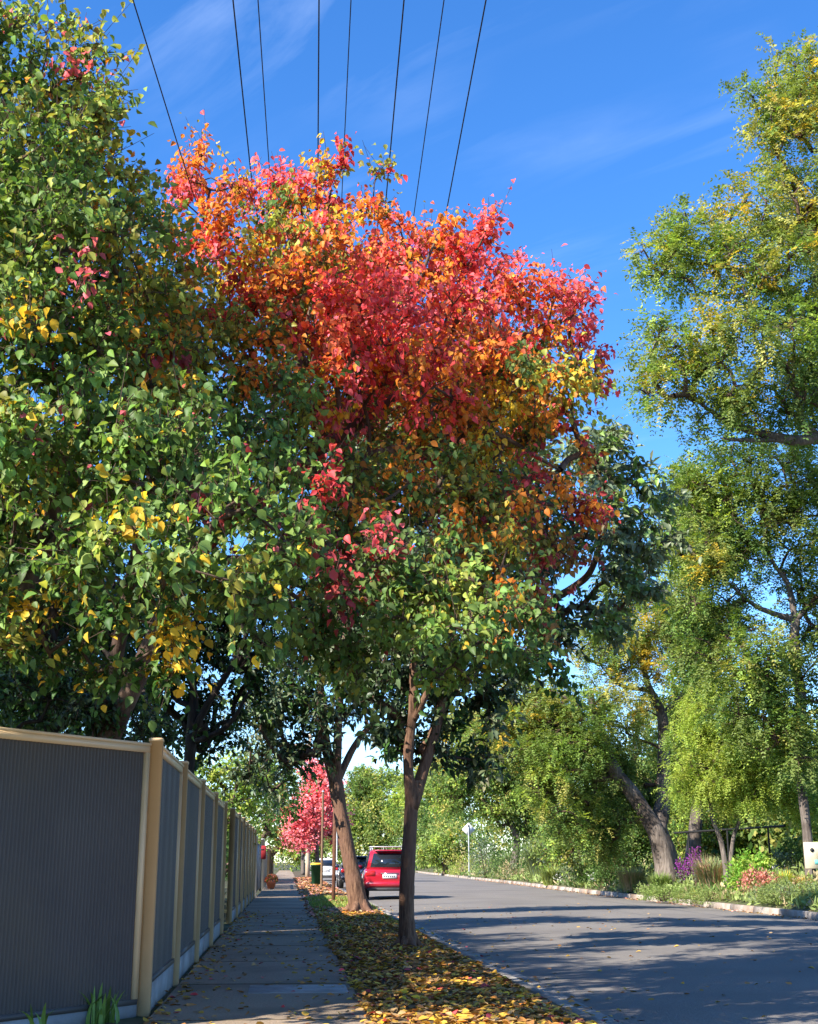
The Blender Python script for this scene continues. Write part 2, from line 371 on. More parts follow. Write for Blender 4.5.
        for q in range(K):
            s_ = (q+1)/K
            pos = fp+fd*(fl*s_)[:, None]-np.array([0, 0, 1.])*(fl*s_*s_*droop*.6)[:, None]
            for sg in (-1, 1):
                T = unit(bn*sg*.85+fd*.55+np.array([0, 0, -droop*.5])+rg.normal(0, .3, (nf, 3)))
                L = size*rg.uniform(.75, 1.25, nf)*(1.1-.45*abs(s_-.45))
                rhombs(lm, pos, T, nn+rg.normal(0, .3, (nf, 3)), L, L*ratio, col*np.exp(rg.normal(0, .08, (nf, 1))))
    tm.build('trunk', M[bark], root, smooth=True)
    bm_.build('branches', M['twig'] if bark != 'bark_dark' else M['bark_dark'], root)
    lm.build('crown', M[leaf_mat], root)
    return root

# ------------------------------------------------------------------ setting
VX0, VX1 = .65, 2.27          # verge
KX = 2.42; RZ = -.12
def kerb_x(y): return np.interp(y, [-40, 18, 30, 53, 78, 95, 122, 142, 190, 400], [12.0, 11.95, 11.95, 12.3, 13.3, 13.7, 14.6, 15.1, 17, 30])
def bank(x, y):
    k = kerb_x(y)+.16
    d = np.maximum(x-k, 0)
    return np.where(d <= 0, -.02, .0+.55*(1-np.exp(-d/1.3))+.012*np.minimum(d, 30)*(d > 2)-.0)
def gy(px, Y):     # x on the right bank for a picture column
    z = .5
    for _ in range(3):
        y0 = 860-(z-EYE)/Y*1346
        x = at(px, y0, Y)[0]; z = float(bank(x, Y))
    return x, z
def grid(name, xs, ys, zf, m, kind='structure', smooth=True):
    X, Yg = np.meshgrid(xs, ys); Z = zf(X, Yg); v = np.stack([X, Yg, Z], 2).reshape(-1, 3)
    nx, ny = len(xs), len(ys); a = (np.arange(ny-1)[:, None]*nx+np.arange(nx-1)[None]).ravel()[:, None]
    mb = MB(); mb.add(v, [np.concatenate([a, a+1, a+nx+1, a+nx], 1)])
    o = mb.build(name, m, smooth=smooth); o['kind'] = kind
    return o
ysr = np.concatenate([np.linspace(-40, 10, 12), np.linspace(12, 60, 49), np.linspace(64, 160, 30), [175, 188]])
def strip(name, x0f, x1f, zf, m, ys=ysr, n=2, kind='structure'):
    v = []; 
    for y in ys:
        for t in np.linspace(0, 1, n):
            x = x0f(y)*(1-t)+x1f(y)*t; v.append((x, y, zf(x, y)))
    ny = len(ys); a = (np.arange(ny-1)[:, None]*n+np.arange(n-1)[None]).ravel()[:, None]
    mb = MB(); mb.add(v, [np.concatenate([a, a+1, a+n+1, a+n], 1)]); o = mb.build(name, m, smooth=True); o['kind'] = kind; return o
gx = np.concatenate([[-900, -300, -100, -40, -15, -6, -2, -1.0, .6, .66, 2.2, 2.3, 2.36, 5], np.linspace(11.8, 22, 42), [25, 30, 40, 60, 120, 300, 900]])
gyv = np.concatenate([[-300, -100, -40], np.linspace(0, 160, 81), [200, 260, 400, 900, 1800]])
def ground_z(X, Y):
    return np.where(X < .65, -.02, np.where(X < KX-.08, -.04, np.where(X > kerb_x(Y)+.10, bank(X, Y), -.3)))
grid('ground', gx, gyv, ground_z, M['earth'])
strip('footpath', lambda y: -1.02, lambda y: VX0, lambda x, y: 0.0, M['path'])
def verge_z(x, y):
    return .005+.035*math.sin(min(1, max(0, (x-VX0)/(VX1-VX0)))*math.pi)+.012*math.sin(x*5+y*2.1)*(VX0+.1 < x < VX1-.1)
strip('verge', lambda y: VX0, lambda y: VX1, verge_z, M['soil'], np.linspace(-20, 160, 260), 9)
strip('road', lambda y: KX+.32, lambda y: float(kerb_x(y))-.02, lambda x, y: RZ+.05*math.sin(min(1, max(0, (x-2.9)/9.3))*math.pi), M['asphalt'], ysr, 9)
strip('gutter', lambda y: KX, lambda y: KX+.325, lambda x, y: RZ-.012+.012*(x-KX)/.32+.004, M['kerb'])
def kerb(name, m, prof, xf, y0, y1, step, gap=.012):
    mb = MB(); y = y0
    while y < y1:
        rings = []
        for t in np.linspace(0, 1, 3):
            yy = y+(step-gap)*t; rings.append([(xf(yy)+a, yy, b) for a, b in prof])
        mb.loft(rings); y += step
    o = mb.build(name, m); o['kind'] = 'structure'; return o
kerb('kerb', M['kerb'], [(-.15, -.2), (-.15, 0.0), (-.05, .003), (-.02, -.015), (.0, -.12), (0, -.2)], lambda y: KX, -20, 170, 2.4)
kerb('kerb', M['kerb_warm'], [(0, -.2), (0, -.12), (.02, .02), (.05, .04), (.17, .04), (.19, -.2)], lambda y: float(kerb_x(y)), 0, 170, 1.9, .03)
# footpath joints and service slab
mb = MB()
for y in np.arange(4.5, 60, 3.0): mb.box(-1.0, VX0-.01, y, y+.014, .0, .003)
o = mb.build('footpath_joint', M['soil']); o['kind'] = 'structure'
mb = MB(); a = ground(247, 990, 0); b_ = ground(352, 976, 0)
mb.box(-.33, VX0-.06, a[1]-.35, a[1]+.42, -.03, .006, .006)
o = mb.build('footpath_slab', M['slab']); o['kind'] = 'structure'

# ------------------------------------------------------------------ fences
FX = -1.10
def post(mb, x, y, z0, z1, w=.11, ang=0):
    c, s = math.cos(ang), math.sin(ang); h = w/2
    def ring(hh, z): return [(x+c*a-s*b, y+s*a+c*b, z) for a, b in ((-hh, -hh), (hh, -hh), (hh, hh), (-hh, hh))]
    mb.loft([ring(h, z0), ring(h, z1-.028), ring(h+.005, z1-.027), ring(h+.005, z1-.006), ring(h*.85, z1)])
def bar(mb, p, q, w, z0, z1):
    p = np.array(p, float); q = np.array(q, float); d = unit(q-p); nrm = np.array([-d[1], d[0]])*w/2
    mb.loft([[(*(p+nrm), z0), (*(p-nrm), z0), (*(p-nrm), z1), (*(p+nrm), z1)], [(*(q+nrm), z0), (*(q-nrm), z0), (*(q-nrm), z1), (*(q+nrm), z1)]])
def corrugated(mb, p, q, z0, z1, pitch=.036, amp=.0075):
    p = np.array(p, float); q = np.array(q, float); Ln = np.linalg.norm(q-p); d = (q-p)/Ln; nrm = np.array([-d[1], d[0]])
    n = int(Ln/pitch)*6; s = np.linspace(0, Ln, n+1); h = amp*np.clip(1.6*np.sin(2*np.pi*s/pitch), -1, 1)
    xy = p+np.outer(s, d)+np.outer(h, nrm); v = np.concatenate([np.c_[xy, np.full(n+1, z0)], np.c_[xy, np.full(n+1, z1)]])
    a = np.arange(n)[:, None]; mb.add(v, [np.concatenate([a, a+1, a+n+2, a+n+1], 1)])
def fence_run(root, pts, z_pl, z_top, caps_all=True, first=True, last=True):
    for i, p in enumerate(pts):
        if (i == 0 and not first) or (i == len(pts)-1 and not last): continue
        pm = MB(); q = pts[min(i+1, len(pts)-1)]; pp = pts[max(i-1, 0)]; dv = np.array(q)-np.array(pp)
        post(pm, p[0], p[1], -.05, z_top+.07, .145 if i else .105, math.atan2(dv[1], dv[0])); pm.build('post', M['cream'], root)
    for i in range(len(pts)-1):
        p = np.array(pts[i], float); q = np.array(pts[i+1], float); d = unit(q-p); p2 = p+d*.074; q2 = q-d*.074
        b = MB(); bar(b, p2, q2, .05, -.06, z_pl); b.build('plinth', M['plinth'], root)
        b = MB(); corrugated(b, p2, q2, z_pl+.03, z_top-.03); b.build('panel', M['panel'], root)
        b = MB(); bar(b, p2, q2, .062, z_top-.055, z_top); bar(b, p2, q2, .085, z_top+.001, z_top+.022)
        b.build('top_rail', M['cream'], root)
        b = MB(); bar(b, p2, q2, .058, z_pl+.002, z_pl+.042); b.build('bottom_rail', M['panel'] if i >= 0 else M['cream'], root)
        for e, sgn in ((p2, 1), (q2, -1)):
            b = MB(); bar(b, e+d*sgn*.0005, e+d*sgn*.045, .066, z_pl+.043, z_top-.056); b.build('side_channel', M['cream'], root)
corner = (FX-.02, 11.05)
ZT = 2.07
ang = D2R(37)
sp = (corner[0]-2.5*math.sin(ang), corner[1]-2.5*math.cos(ang))
ys_posts = [11.05, 13.6, 16.6, 19.7, 22.8]
root = thing('fence', 'slate corrugated steel fence with tan posts and angled panel beside the footpath', 'fence', (FX, 11.05, 0))
fence_run(root, [sp, corner], .07, ZT, last=False)
fence_run(root, [(FX, y) for y in ys_posts], .2, ZT)
root = thing('fence', 'run of closely spaced tan posts with dark panels beyond the dark gap in the fence', 'fence', (FX, 29.0, 0))
fence_run(root, [(FX, y) for y in (26.8, 29.6, 32.6, 35.6, 38.6, 41.6, 44.4)], .2, 2.12)
# recessed gate in the gap
root = thing('side_gate', 'dark recessed gate in the shaded gap between the two tan fences', 'gate', (FX-.25, 25, 0))
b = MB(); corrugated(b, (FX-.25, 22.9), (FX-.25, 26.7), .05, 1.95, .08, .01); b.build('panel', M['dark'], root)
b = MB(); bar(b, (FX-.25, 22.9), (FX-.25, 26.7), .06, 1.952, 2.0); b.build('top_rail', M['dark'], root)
# grey gate with white post
root = thing('driveway_gate', 'grey sheet metal gate hung from a slim white post past the tan fence', 'gate', (FX, 46, 0))
b = MB(); bar(b, (FX, 46.2), (FX, 56), .05, .1, 1.75); b.build('panel', M['greypanel'], root)
b = MB(); post(b, FX+.02, 46, -.05, 2.0, .14); b.build('post', M['white'], root)
b = MB(); bar(b, (FX, 46.2), (FX, 56), .07, 1.752, 1.8); b.build('top_rail', M['greypanel'], root)
root = thing('letterbox', 'small red letterbox on the far end of the grey gate', 'letterbox', (FX+.05, 56.4, 0))
b = MB(); b.box(FX-.2, FX+.22, 56.2, 56.6, 1.25, 1.8, .04); b.build('box', M['redplastic'], root)
b = MB(); b.box(FX-.03, FX+.05, 56.35, 56.45, -.02, 1.25); b.build('post', M['dark'], root)
b = MB(); b.box(FX-.12, FX+.14, 56.19, 56.2, 1.62, 1.66); b.build('slot', M['dark'], root)
root = thing('picket_fence', 'white picket fence standing beyond the grey gate on the footpath side', 'fence', (FX, 58, 0))
for i, y in enumerate(np.arange(57.5, 70, 2.5)):
    b = MB(); post(b, FX+.05, y, -.05, 2.1 if i < 2 else 1.7, .13); b.build('post', M['white'], root)
b = MB()
for y in np.arange(57.7, 69.8, .14): b.box(FX, FX+.025, y, y+.09, .1, 1.5)
bar(b, (FX-.03, 57.5), (FX-.03, 70), .04, .4, .48); bar(b, (FX-.03, 57.5), (FX-.03, 70), .04, 1.2, 1.28)
b.build('picket_panel', M['white'], root)
root = thing('paling_fence', 'old brown timber paling fence far along the footpath', 'fence', (FX, 74, 0))
b = MB()
for y in np.arange(73, 96, .16): b.box(FX, FX+.02, y, y+.14, 0, 1.6+R.uniform(-.03, .03))
b.build('paling_panel', M['brownwood'], root)
for y in (73, 81, 89, 96):
    b = MB(); post(b, FX+.06, y, -.05, 1.85, .2); b.build('post', M['pole'], root)
for i, (y, lb) in enumerate(((60, 'nearer of two terracotta pots at the foot of the white pickets'), (63.5, 'farther of two terracotta pots at the foot of the white pickets'))):
    root = thing('plant_pot', lb, 'pot', (FX+.42, y, 0), 'terracotta pots')
    b = MB(); a = np.linspace(0, 2*np.pi, 18, endpoint=False)
    b.loft([np.c_[FX+.42+np.cos(a)*r, y+np.sin(a)*r, np.full(18, z)] for r, z in ((.14, 0), (.2, .24), (.23, .245), (.23, .3), (.19, .3), (.18, .26))]); b.build('pot', M['terracotta'], root)
    rg = np.random.default_rng(i); n = 260; b = MB(); d = unit(rg.normal(0, 1, (n, 3))); d[:, 2] = abs(d[:, 2])
    rhombs(b, np.array([FX+.42, y, .3])+d*.2, d, unit(rg.normal(0, 1, (n, 3))), np.full(n, .14), np.full(n, .06), pick({'PK': 3, 'RO': 2, 'LG': 2}, n, rg)); b.build('foliage', M['leaf'], root)

# ------------------------------------------------------------------ the two big pear trees behind the fence
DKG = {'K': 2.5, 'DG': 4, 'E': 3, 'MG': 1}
GRN = {'G': 6, 'LG': 5, 'DG': 1, 'OL': 2, 'L': .8, 'Y': .45}
GRNY = {'G': 5, 'OL': 2.5, 'LG': 2, 'Y': 1.3, 'O': .4}
OLV = {'OL': 4, 'L': 2, 'G': 2, 'Y': 1.5, 'O': .6}
RED = {'R': 5, 'P': 4, 'RO': 2.5, 'O': .6}
ORG = {'RO': 4, 'O': 3.5, 'R': 2.6, 'P': 1.2, 'Y': 1.3, 'OL': .9}
ORY = {'O': 2.6, 'Y': 3, 'OL': 4, 'L': 1.5, 'RO': 1, 'G': 1}
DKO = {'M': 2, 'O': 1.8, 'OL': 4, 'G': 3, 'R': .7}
GRED = {'G': 5, 'LG': 4.5, 'M': .35, 'P': .3, 'Y': .5}
pA = np.array([-4.0, 9.8, -.02])
A_blobs = [
    (20, 60, 10.2, 62, {'G': 2, 'LG': 4, 'L': 2, 'OL': 3, 'P': .9}), (75, 105, 10.0, 42, {'OL': 3, 'LG': 4, 'L': 2, 'O': .7, 'P': .5}), (-60, 60, 9.8, 80, GRN),
    (30, 150, 9.3, 75, {'LG': 5, 'G': 4, 'L': 2, 'OL': 3}), (105, 170, 10.2, 50, {'OL': 4, 'L': 2, 'LG': 2, 'O': 1.6, 'Y': 1.6, 'G': 1.5}), (-50, 210, 9.2, 90, GRN),
    (50, 250, 9.0, 85, {'G': 4, 'LG': 5, 'OL': 2, 'L': 1.5}), (135, 255, 10.0, 55, {'OL': 4, 'L': 2, 'LG': 2, 'O': 1.6, 'Y': 1.6, 'G': 1.5}), (-40, 350, 8.8, 95, GRN),
    (60, 360, 8.7, 85, GRED), (150, 350, 9.4, 70, {'G': 3, 'OL': 4, 'LG': 2, 'O': 1.2, 'M': .5, 'Y': 1}), (-30, 470, 8.4, 85, GRN), (40, 470, 9.8, 70, {'Y': 3, 'G': 3, 'OL': 3}),
    (95, 450, 8.3, 65, GRED), (170, 460, 8.6, 75, GRED), (20, 570, 9.6, 60, {'DG': 3, 'G': 2, 'Y': 1.0}), (110, 560, 8.2, 60, GRN), (190, 555, 7.9, 62, GRN),
    (245, 540, 8.0, 52, GRED), (60, 640, 9.4, 42, {'DG': 3, 'G': 2, 'Y': 1.4}, .7), (150, 615, 8.3, 38, {'G': 4, 'Y': 1.5, 'DG': 2}, .8), (235, 610, 8.4, 45, {'G': 5, 'DG': 2, 'Y': .8}),
    (-60, 600, 9, 80, GRN), (300, 560, 8.3, 42, {'G': 5, 'LG': 2, 'P': 1.0, 'M': .8}),
    (60, 300, 11.3, 70, {'G': 4, 'DG': 2, 'OL': 2}, .9), (130, 330, 11.5, 60, {'OL': 4, 'L': 2, 'O': 1.8, 'Y': 1.4, 'LG': 1.5}, .9), (185, 385, 11.4, 60, {'OL': 4, 'L': 2, 'O': 1.8, 'Y': 1.4, 'LG': 1.5}, .9), (40, 200, 11.3, 70, {'G': 4, 'DG': 2, 'OL': 2}, .9), (105, 230, 11.5, 50, {'OL': 4, 'L': 2, 'O': 1.8, 'Y': 1.4, 'LG': 1.5}, .8), (-30, 260, 11, 80, {'G': 4, 'DG': 2, 'OL': 2}, .7),
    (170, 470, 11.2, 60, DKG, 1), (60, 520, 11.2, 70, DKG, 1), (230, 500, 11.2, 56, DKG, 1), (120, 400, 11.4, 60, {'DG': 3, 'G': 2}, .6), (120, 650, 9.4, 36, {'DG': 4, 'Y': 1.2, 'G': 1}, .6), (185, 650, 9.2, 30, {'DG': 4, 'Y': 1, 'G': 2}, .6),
    ('w', -3.6, 6.6, 9.2, 1.2, GRN, .5), ('w', -2.6, 5.2, 9.0, 1.3, GRN, .5), ('w', -1.2, 5.6, 9.4, 1.2, GRN, .5), ('w', .2, 6.0, 9.6, 1.2, OLV, .5), ('w', 1.5, 6.6, 10.2, 1.1, OLV, .5), ('w', -1.6, 3.8, 8.6, 1.2, GRN, .5), ('w', -.2, 4.4, 8.8, 1.2, GRN, .5), ('w', 1.0, 4.8, 9.6, 1.1, GRN, .5), ('w', -3.0, 3.6, 8.4, 1.3, GRN, .5), ('w', 2.4, 7.4, 10.8, 1.0, OLV, .45)]  # unseen overhead crown blobs, added to cast shade on the road
stA = [([pA, pA+[.1, .1, 1.6], at(-10, 640, 9.7), at(40, 560, 9.6)], [.14, .12, .09, .075]), ([pA+[.1, .1, 1.6], at(-40, 420, 9.4), at(-30, 250, 9.5), at(0, 90, 10)], [.09, .07, .045, .02]),
       ([at(40, 560, 9.6), at(70, 430, 9.6), at(60, 280, 9.7), at(40, 120, 10)], [.065, .05, .03, .012]), ([at(40, 560, 9.6), at(120, 480, 9.2), at(200, 470, 8.9)], [.05, .035, .015])]
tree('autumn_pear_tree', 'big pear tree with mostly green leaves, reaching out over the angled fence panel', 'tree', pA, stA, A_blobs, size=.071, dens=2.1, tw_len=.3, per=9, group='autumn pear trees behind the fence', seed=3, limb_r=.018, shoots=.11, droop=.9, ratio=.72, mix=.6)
pB = np.array([-2.1, 13.3, -.02])
B_blobs = [
    (212, 172, 13.0, 34, ORG), (185, 220, 12.8, 30, ORG), (240, 215, 12.4, 48, ORG), (295, 195, 12.6, 36, RED), (300, 245, 11.6, 55, OLV), (350, 200, 12.5, 40, {'RO': 3, 'R': 3, 'Y': 1.5, 'OL': 2}),
    (200, 290, 12.0, 55, {'OL': 4, 'O': 2.5, 'L': 2, 'G': 1, 'Y': 1.5}), (262, 300, 11.6, 48, {'R': 3, 'RO': 3, 'O': 2}), (355, 260, 11.4, 52, ORG), (410, 245, 12.4, 42, ORG), (460, 265, 12.2, 42, RED), (490, 240, 12.4, 24, RED),
    (320, 330, 10.8, 58, RED), (395, 325, 10.6, 60, RED), (460, 325, 11.2, 52, {'R': 3, 'RO': 3, 'P': 2, 'O': 2}), (520, 310, 12.0, 46, {'RO': 3, 'O': 2, 'R': 2, 'P': 2, 'Y': 1}), (565, 320, 12.4, 32, {'P': 3, 'R': 2, 'O': 1.5}), (590, 360, 12.6, 26, {'P': 3, 'R': 2}, .8),
    (555, 375, 12.0, 40, ORY), (500, 380, 11.2, 48, ORY), (430, 390, 10.8, 48, {'R': 4, 'O': 3, 'RO': 2}), (350, 395, 11.2, 40, ORG),
    (225, 360, 10.8, 60, {'G': 3, 'OL': 4, 'L': 1.5, 'Y': 1, 'O': 1}), (280, 370, 11.0, 45, {'OL': 4, 'O': 2, 'G': 2, 'RO': 1}), (270, 430, 10.0, 58, {'G': 4, 'LG': 4, 'OL': 2, 'L': 1}), (225, 430, 9.8, 50, {'G': 3, 'LG': 4, 'OL': 2, 'L': 1, 'O': .8}),
    (330, 450, 11.6, 40, DKO, .6), (395, 450, 12.4, 48, DKO, .55), (450, 440, 11.4, 42, ORY), (505, 440, 11.8, 48, ORY), (550, 440, 12.4, 36, {'M': 3, 'O': 2, 'OL': 2, 'R': 1}),
    (300, 500, 9.4, 50, {'G': 5, 'LG': 2, 'R': .9, 'M': .6}), (345, 560, 9.2, 45, {'G': 3, 'P': 2, 'M': 2, 'R': 1}), (375, 500, 10.8, 48, {'G': 3, 'OL': 3, 'O': 1.5, 'Y': .8}),
    (440, 500, 10.8, 52, {'OL': 4, 'O': 1.6, 'G': 3, 'L': 1.5, 'Y': 1}), (505, 510, 11.2, 50, {'O': 2, 'OL': 4, 'G': 2, 'M': 1, 'R': .5}), (552, 510, 11.8, 42, {'M': 3, 'R': 1.5, 'OL': 2, 'O': 1.5}), (565, 560, 12.2, 30, {'M': 4, 'P': 1, 'B': 2}, .7),
    (400, 560, 9.6, 48, {'G': 4, 'LG': 4, 'OL': 2, 'L': 1, 'P': .4}), (455, 560, 9.3, 46, {'LG': 4, 'G': 3, 'L': 2, 'OL': 2, 'O': .6}), (510, 570, 10.6, 42, {'G': 3, 'O': 2, 'OL': 3, 'Y': 1}), (385, 620, 9.4, 42, {'G': 4, 'LG': 5, 'L': 1.5, 'OL': 1.5, 'Y': .4}), (440, 620, 9.1, 46, {'G': 4, 'LG': 5, 'L': 1.5, 'OL': 1.5, 'Y': .4}), (500, 625, 9.8, 42, {'G': 5, 'DG': 2, 'O': .8}),
    (330, 620, 9.4, 44, {'G': 5, 'DG': 2, 'M': .8, 'Y': .6}), (290, 600, 8.9, 42, GRN), (545, 610, 11.4, 26, {'G': 3, 'B': 2, 'M': 1}, .5), (465, 665, 9.8, 30, GRN, .7), (350, 665, 9.8, 28, GRN, .7), (540, 650, 10.6, 28, {'G': 4, 'DG': 3}, .6),
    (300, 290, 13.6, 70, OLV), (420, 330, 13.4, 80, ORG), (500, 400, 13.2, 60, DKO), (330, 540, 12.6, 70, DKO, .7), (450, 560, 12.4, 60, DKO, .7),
    (340, 290, 15.5, 62, ORG, .6), (420, 320, 16.2, 66, ORG, .6), (490, 360, 16.0, 56, ORG, .6), (300, 420, 15.5, 60, DKO, .6), (400, 430, 16.2, 60, DKO, .6), (470, 460, 16.2, 52, DKO, .6), (350, 520, 15.6, 56, DKO, .3), (440, 250, 14.4, 40, ORG, .4), (330, 400, 13.5, 60, DKO, .8), (420, 400, 13.5, 60, DKO, .8), (480, 430, 13.6, 50, ORY, .8), (380, 330, 13.5, 60, ORG, .8), (300, 340, 13.5, 55, OLV, .8), (440, 480, 13.6, 50, DKO, .8), (520, 380, 13.6, 44, ORY, .8), (480, 540, 14.5, 44, DKO, .7), (530, 500, 14.5, 38, DKO, .7), (420, 580, 14.5, 42, DKO, .7), (350, 590, 14.5, 40, DKG, .7)]  # hidden rear and middle blobs, added so the crown shades the road
stB = [([pB, pB+[.15, -.2, 1.7], at(190, 560, 12.2)], [0.118, 0.105, 0.087]), ([pB+[.15, -.2, 1.7], at(160, 440, 12.4), at(190, 300, 12.6), at(210, 190, 12.9)], [0.081, 0.062, 0.037, 0.012]),
       ([at(190, 560, 12.2), at(280, 480, 12), at(350, 430, 11.9), at(450, 360, 11.8), at(540, 330, 12.2)], [0.074, 0.062, 0.050, 0.031, 0.012]),
       ([at(280, 480, 12), at(300, 360, 12.2), at(330, 220, 12.5)], [0.050, 0.031, 0.012]), ([at(280, 480, 12), at(390, 450, 11.6), at(480, 430, 11.7), at(560, 470, 12.1)], [0.050, 0.037, 0.028, 0.012]), ([at(190, 560, 12.2), at(300, 560, 10.8), at(420, 570, 10)], [0.050, 0.031, 0.012]),
       ([at(350, 430, 11.9), at(410, 300, 12), at(440, 230, 12.2)], [0.037, 0.025, 0.009])]
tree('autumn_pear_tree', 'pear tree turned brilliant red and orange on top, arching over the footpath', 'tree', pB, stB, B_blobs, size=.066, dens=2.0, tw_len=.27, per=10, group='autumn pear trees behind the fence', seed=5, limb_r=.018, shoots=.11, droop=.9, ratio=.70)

# ------------------------------------------------------------------ street trees on the verge
EVG = {'E': 5, 'ES': 3, 'DG': 2}
EVL = {'ES': 7, 'LG': 1, 'G': 2, 'E': .6}  # lighter leaf mix puts sunlight into the colour of the crown's sunlit lobes
def on_verge(px, Y): return np.array([at(px, 860+(EYE-.02)/Y*1346, Y)[0], Y, .01])
bD = on_verge(408, 18.4)
k1 = at(412, 800, 18.4)
stD = [([bD-[0, 0, .1], bD+[0, 0, .06], at(407, 890, 18.4), k1, at(414, 780, 18.4)], [.19, .125, .1, .096, .09]),
       ([k1-[0, 0, .12], at(408, 760, 18.3), at(413, 710, 18.2), at(414, 660, 18.2), at(420, 560, 18.2)], [.085, .07, .062, .055, .03]),
       ([k1-[0, 0, .12], at(432, 740, 18.5), at(443, 695, 18.6), at(447, 660, 18.6), at(470, 560, 18.6), at(520, 480, 18.6)], [.09, .078, .07, .06, .045, .02]),
       ([at(421, 752, 18.5), at(440, 722, 18.8), at(457, 688, 19.2), at(520, 620, 19.6), at(572, 588, 19.4), at(592, 568, 19.2), at(606, 520, 19.0), at(612, 480, 19)], [.06, .058, .055, .06, .058, .05, .04, .015]),
       ([at(414, 720, 18.2), at(428, 690, 17.9), at(436, 660, 17.8)], [.05, .04, .02])]
D_blobs = [(600, 460, 19, 36, EVL), (640, 495, 19.2, 34, EVL, .75), (600, 520, 18.6, 42, EVL, .75), (645, 540, 19.0, 28, EVL, .75), (575, 470, 19.8, 28, EVL, .75), (620, 600, 18.8, 30, EVL, .75), (648, 590, 18.9, 18, EVL, .7), (602, 628, 18.6, 20, EVL), (560, 615, 19.5, 26, EVG, .6), (625, 560, 19.4, 30, EVL, .75),
           (520, 640, 19, 44, EVG), (470, 700, 18.6, 36, EVG), (445, 740, 18.9, 26, EVG), (390, 705, 18.6, 30, EVG), (388, 745, 18.5, 20, EVG), (420, 650, 18.5, 42, EVG), (370, 660, 18.6, 34, EVG), (430, 580, 18.4, 50, EVG), (520, 540, 18.6, 50, EVG), (480, 760, 18.8, 14, EVG, .6),
           (400, 470, 21.5, 56, EVG, .8), (460, 430, 21, 50, EVG, .8), (340, 480, 22, 52, EVG, .8), (500, 470, 22.5, 46, EVG, .8), (420, 400, 22, 46, EVG, .8), (515, 530, 22, 42, EVG, .5), (440, 520, 25, 46, EVG, .8), (490, 490, 25.5, 38, EVG, .5), (370, 420, 24, 46, EVG, .8), (380, 570, 22, 46, EVG, .8), (440, 575, 22.5, 46, EVG, .8), (340, 560, 23, 44, EVG, .8), (500, 580, 23, 40, EVG, .8), (490, 530, 19.4, 44, EVG, .8), (345, 640, 25, 36, EVG, .8), (400, 640, 25, 36, EVG, .8), (340, 650, 20, 34, EVG, .8), (300, 600, 19.4, 40, EVG, .8), (400, 600, 19.4, 40, EVG, .8), (250, 570, 19, 36, EVG, .8), (460, 610, 20, 34, EVG, .8)]  # rear crown blobs hidden behind the pear, added to shade the road
tree('street_tree', 'slim forked street tree with smooth brown bark standing in leaf litter on the verge', 'tree', bD, stD, D_blobs, bark='bark_red', roots=6, leaf_mat='glossy_leaf', size=.145, ratio=.44, dens=1.6, tw_len=.36, per=9, seed=8, limb_r=.035, droop=.5, lobes=.05, group='evergreen street trees on the verge')
bE = on_verge(359, 32.0)
kE = at(336, 785, 32)
stE = [([bE-[0, 0, .1], bE+[0, 0, .08], at(352, 870, 32), at(342, 820, 32), kE, at(334, 765, 32)], [.31, .24, .18, .165, .175, .15]),
       ([kE, at(326, 745, 31.9), at(322, 700, 31.9), at(315, 640, 32)], [.16, .12, .1, .04]), ([kE, at(338, 740, 31.7), at(340, 700, 31.6), at(345, 640, 31.6)], [.13, .1, .09, .04]),
       ([kE, at(352, 750, 32.3), at(368, 728, 32.5), at(392, 705, 32.6)], [.1, .08, .065, .03]), ([at(368, 728, 32.5), at(362, 700, 32.7)], [.05, .02])]
E_blobs = [(270, 740, 31.6, 34, EVG), (300, 720, 31.6, 34, EVG), (262, 775, 31.6, 20, EVG), (290, 770, 31.8, 20, EVG), (255, 700, 31.5, 34, EVL), (330, 690, 31.5, 38, EVG), (300, 660, 32, 40, EVG), (360, 665, 32.2, 30, EVG), (395, 690, 32.4, 26, EVG), (394, 735, 32.4, 18, EVG), (400, 640, 32.5, 40, EVG), (346, 705, 32, 18, EVG), (350, 620, 32, 40, EVG), (305, 750, 31.8, 22, EVG)]
tree('street_tree', 'leaning thick street tree with peeling bark on the verge just left of the red car', 'tree', bE, stE, E_blobs, bark='bark_red', roots=6, leaf_mat='glossy_leaf', size=.17, ratio=.42, dens=1.1, tw_len=.5, per=9, seed=9, limb_r=.05, droop=.5, lobes=.07, group='evergreen street trees on the verge')

# trees and hedge behind the fence
bC = np.array([-1.95, 24.5, 0])
stC = [([bC, at(192, 730, 24.5), at(194, 690, 24.4)], [.12, .1, .07]), ([at(192, 735, 24.5), at(210, 700, 24.3), at(235, 660, 24), at(260, 600, 24)], [.075, .06, .05, .02]), ([at(194, 690, 24.4), at(185, 650, 24.3), at(175, 590, 24.4)], [.07, .05, .02]), ([at(196, 742, 24.4), at(228, 725, 24.2), at(250, 690, 24)], [.055, .045, .02])]
tree('dark_tree', 'dark many-stemmed tree rising behind the second tan fence post', 'tree', bC, stC, [(190, 600, 25, 60, DKG), (250, 620, 24.6, 55, DKG), (140, 640, 25, 50, DKG), (235, 690, 25.2, 34, DKG, .8), (165, 690, 25.4, 38, DKG, .9), (215, 720, 25.6, 26, DKG, .8), (200, 740, 25, 20, DKG), (120, 590, 25, 50, DKG)], bark='bark_dark', leaf_mat='glossy_leaf', size=.12, ratio=.5, dens=1.6, tw_len=.5, per=9, seed=12, limb_r=.05)
bN = np.array([-5.2, 19, 0])
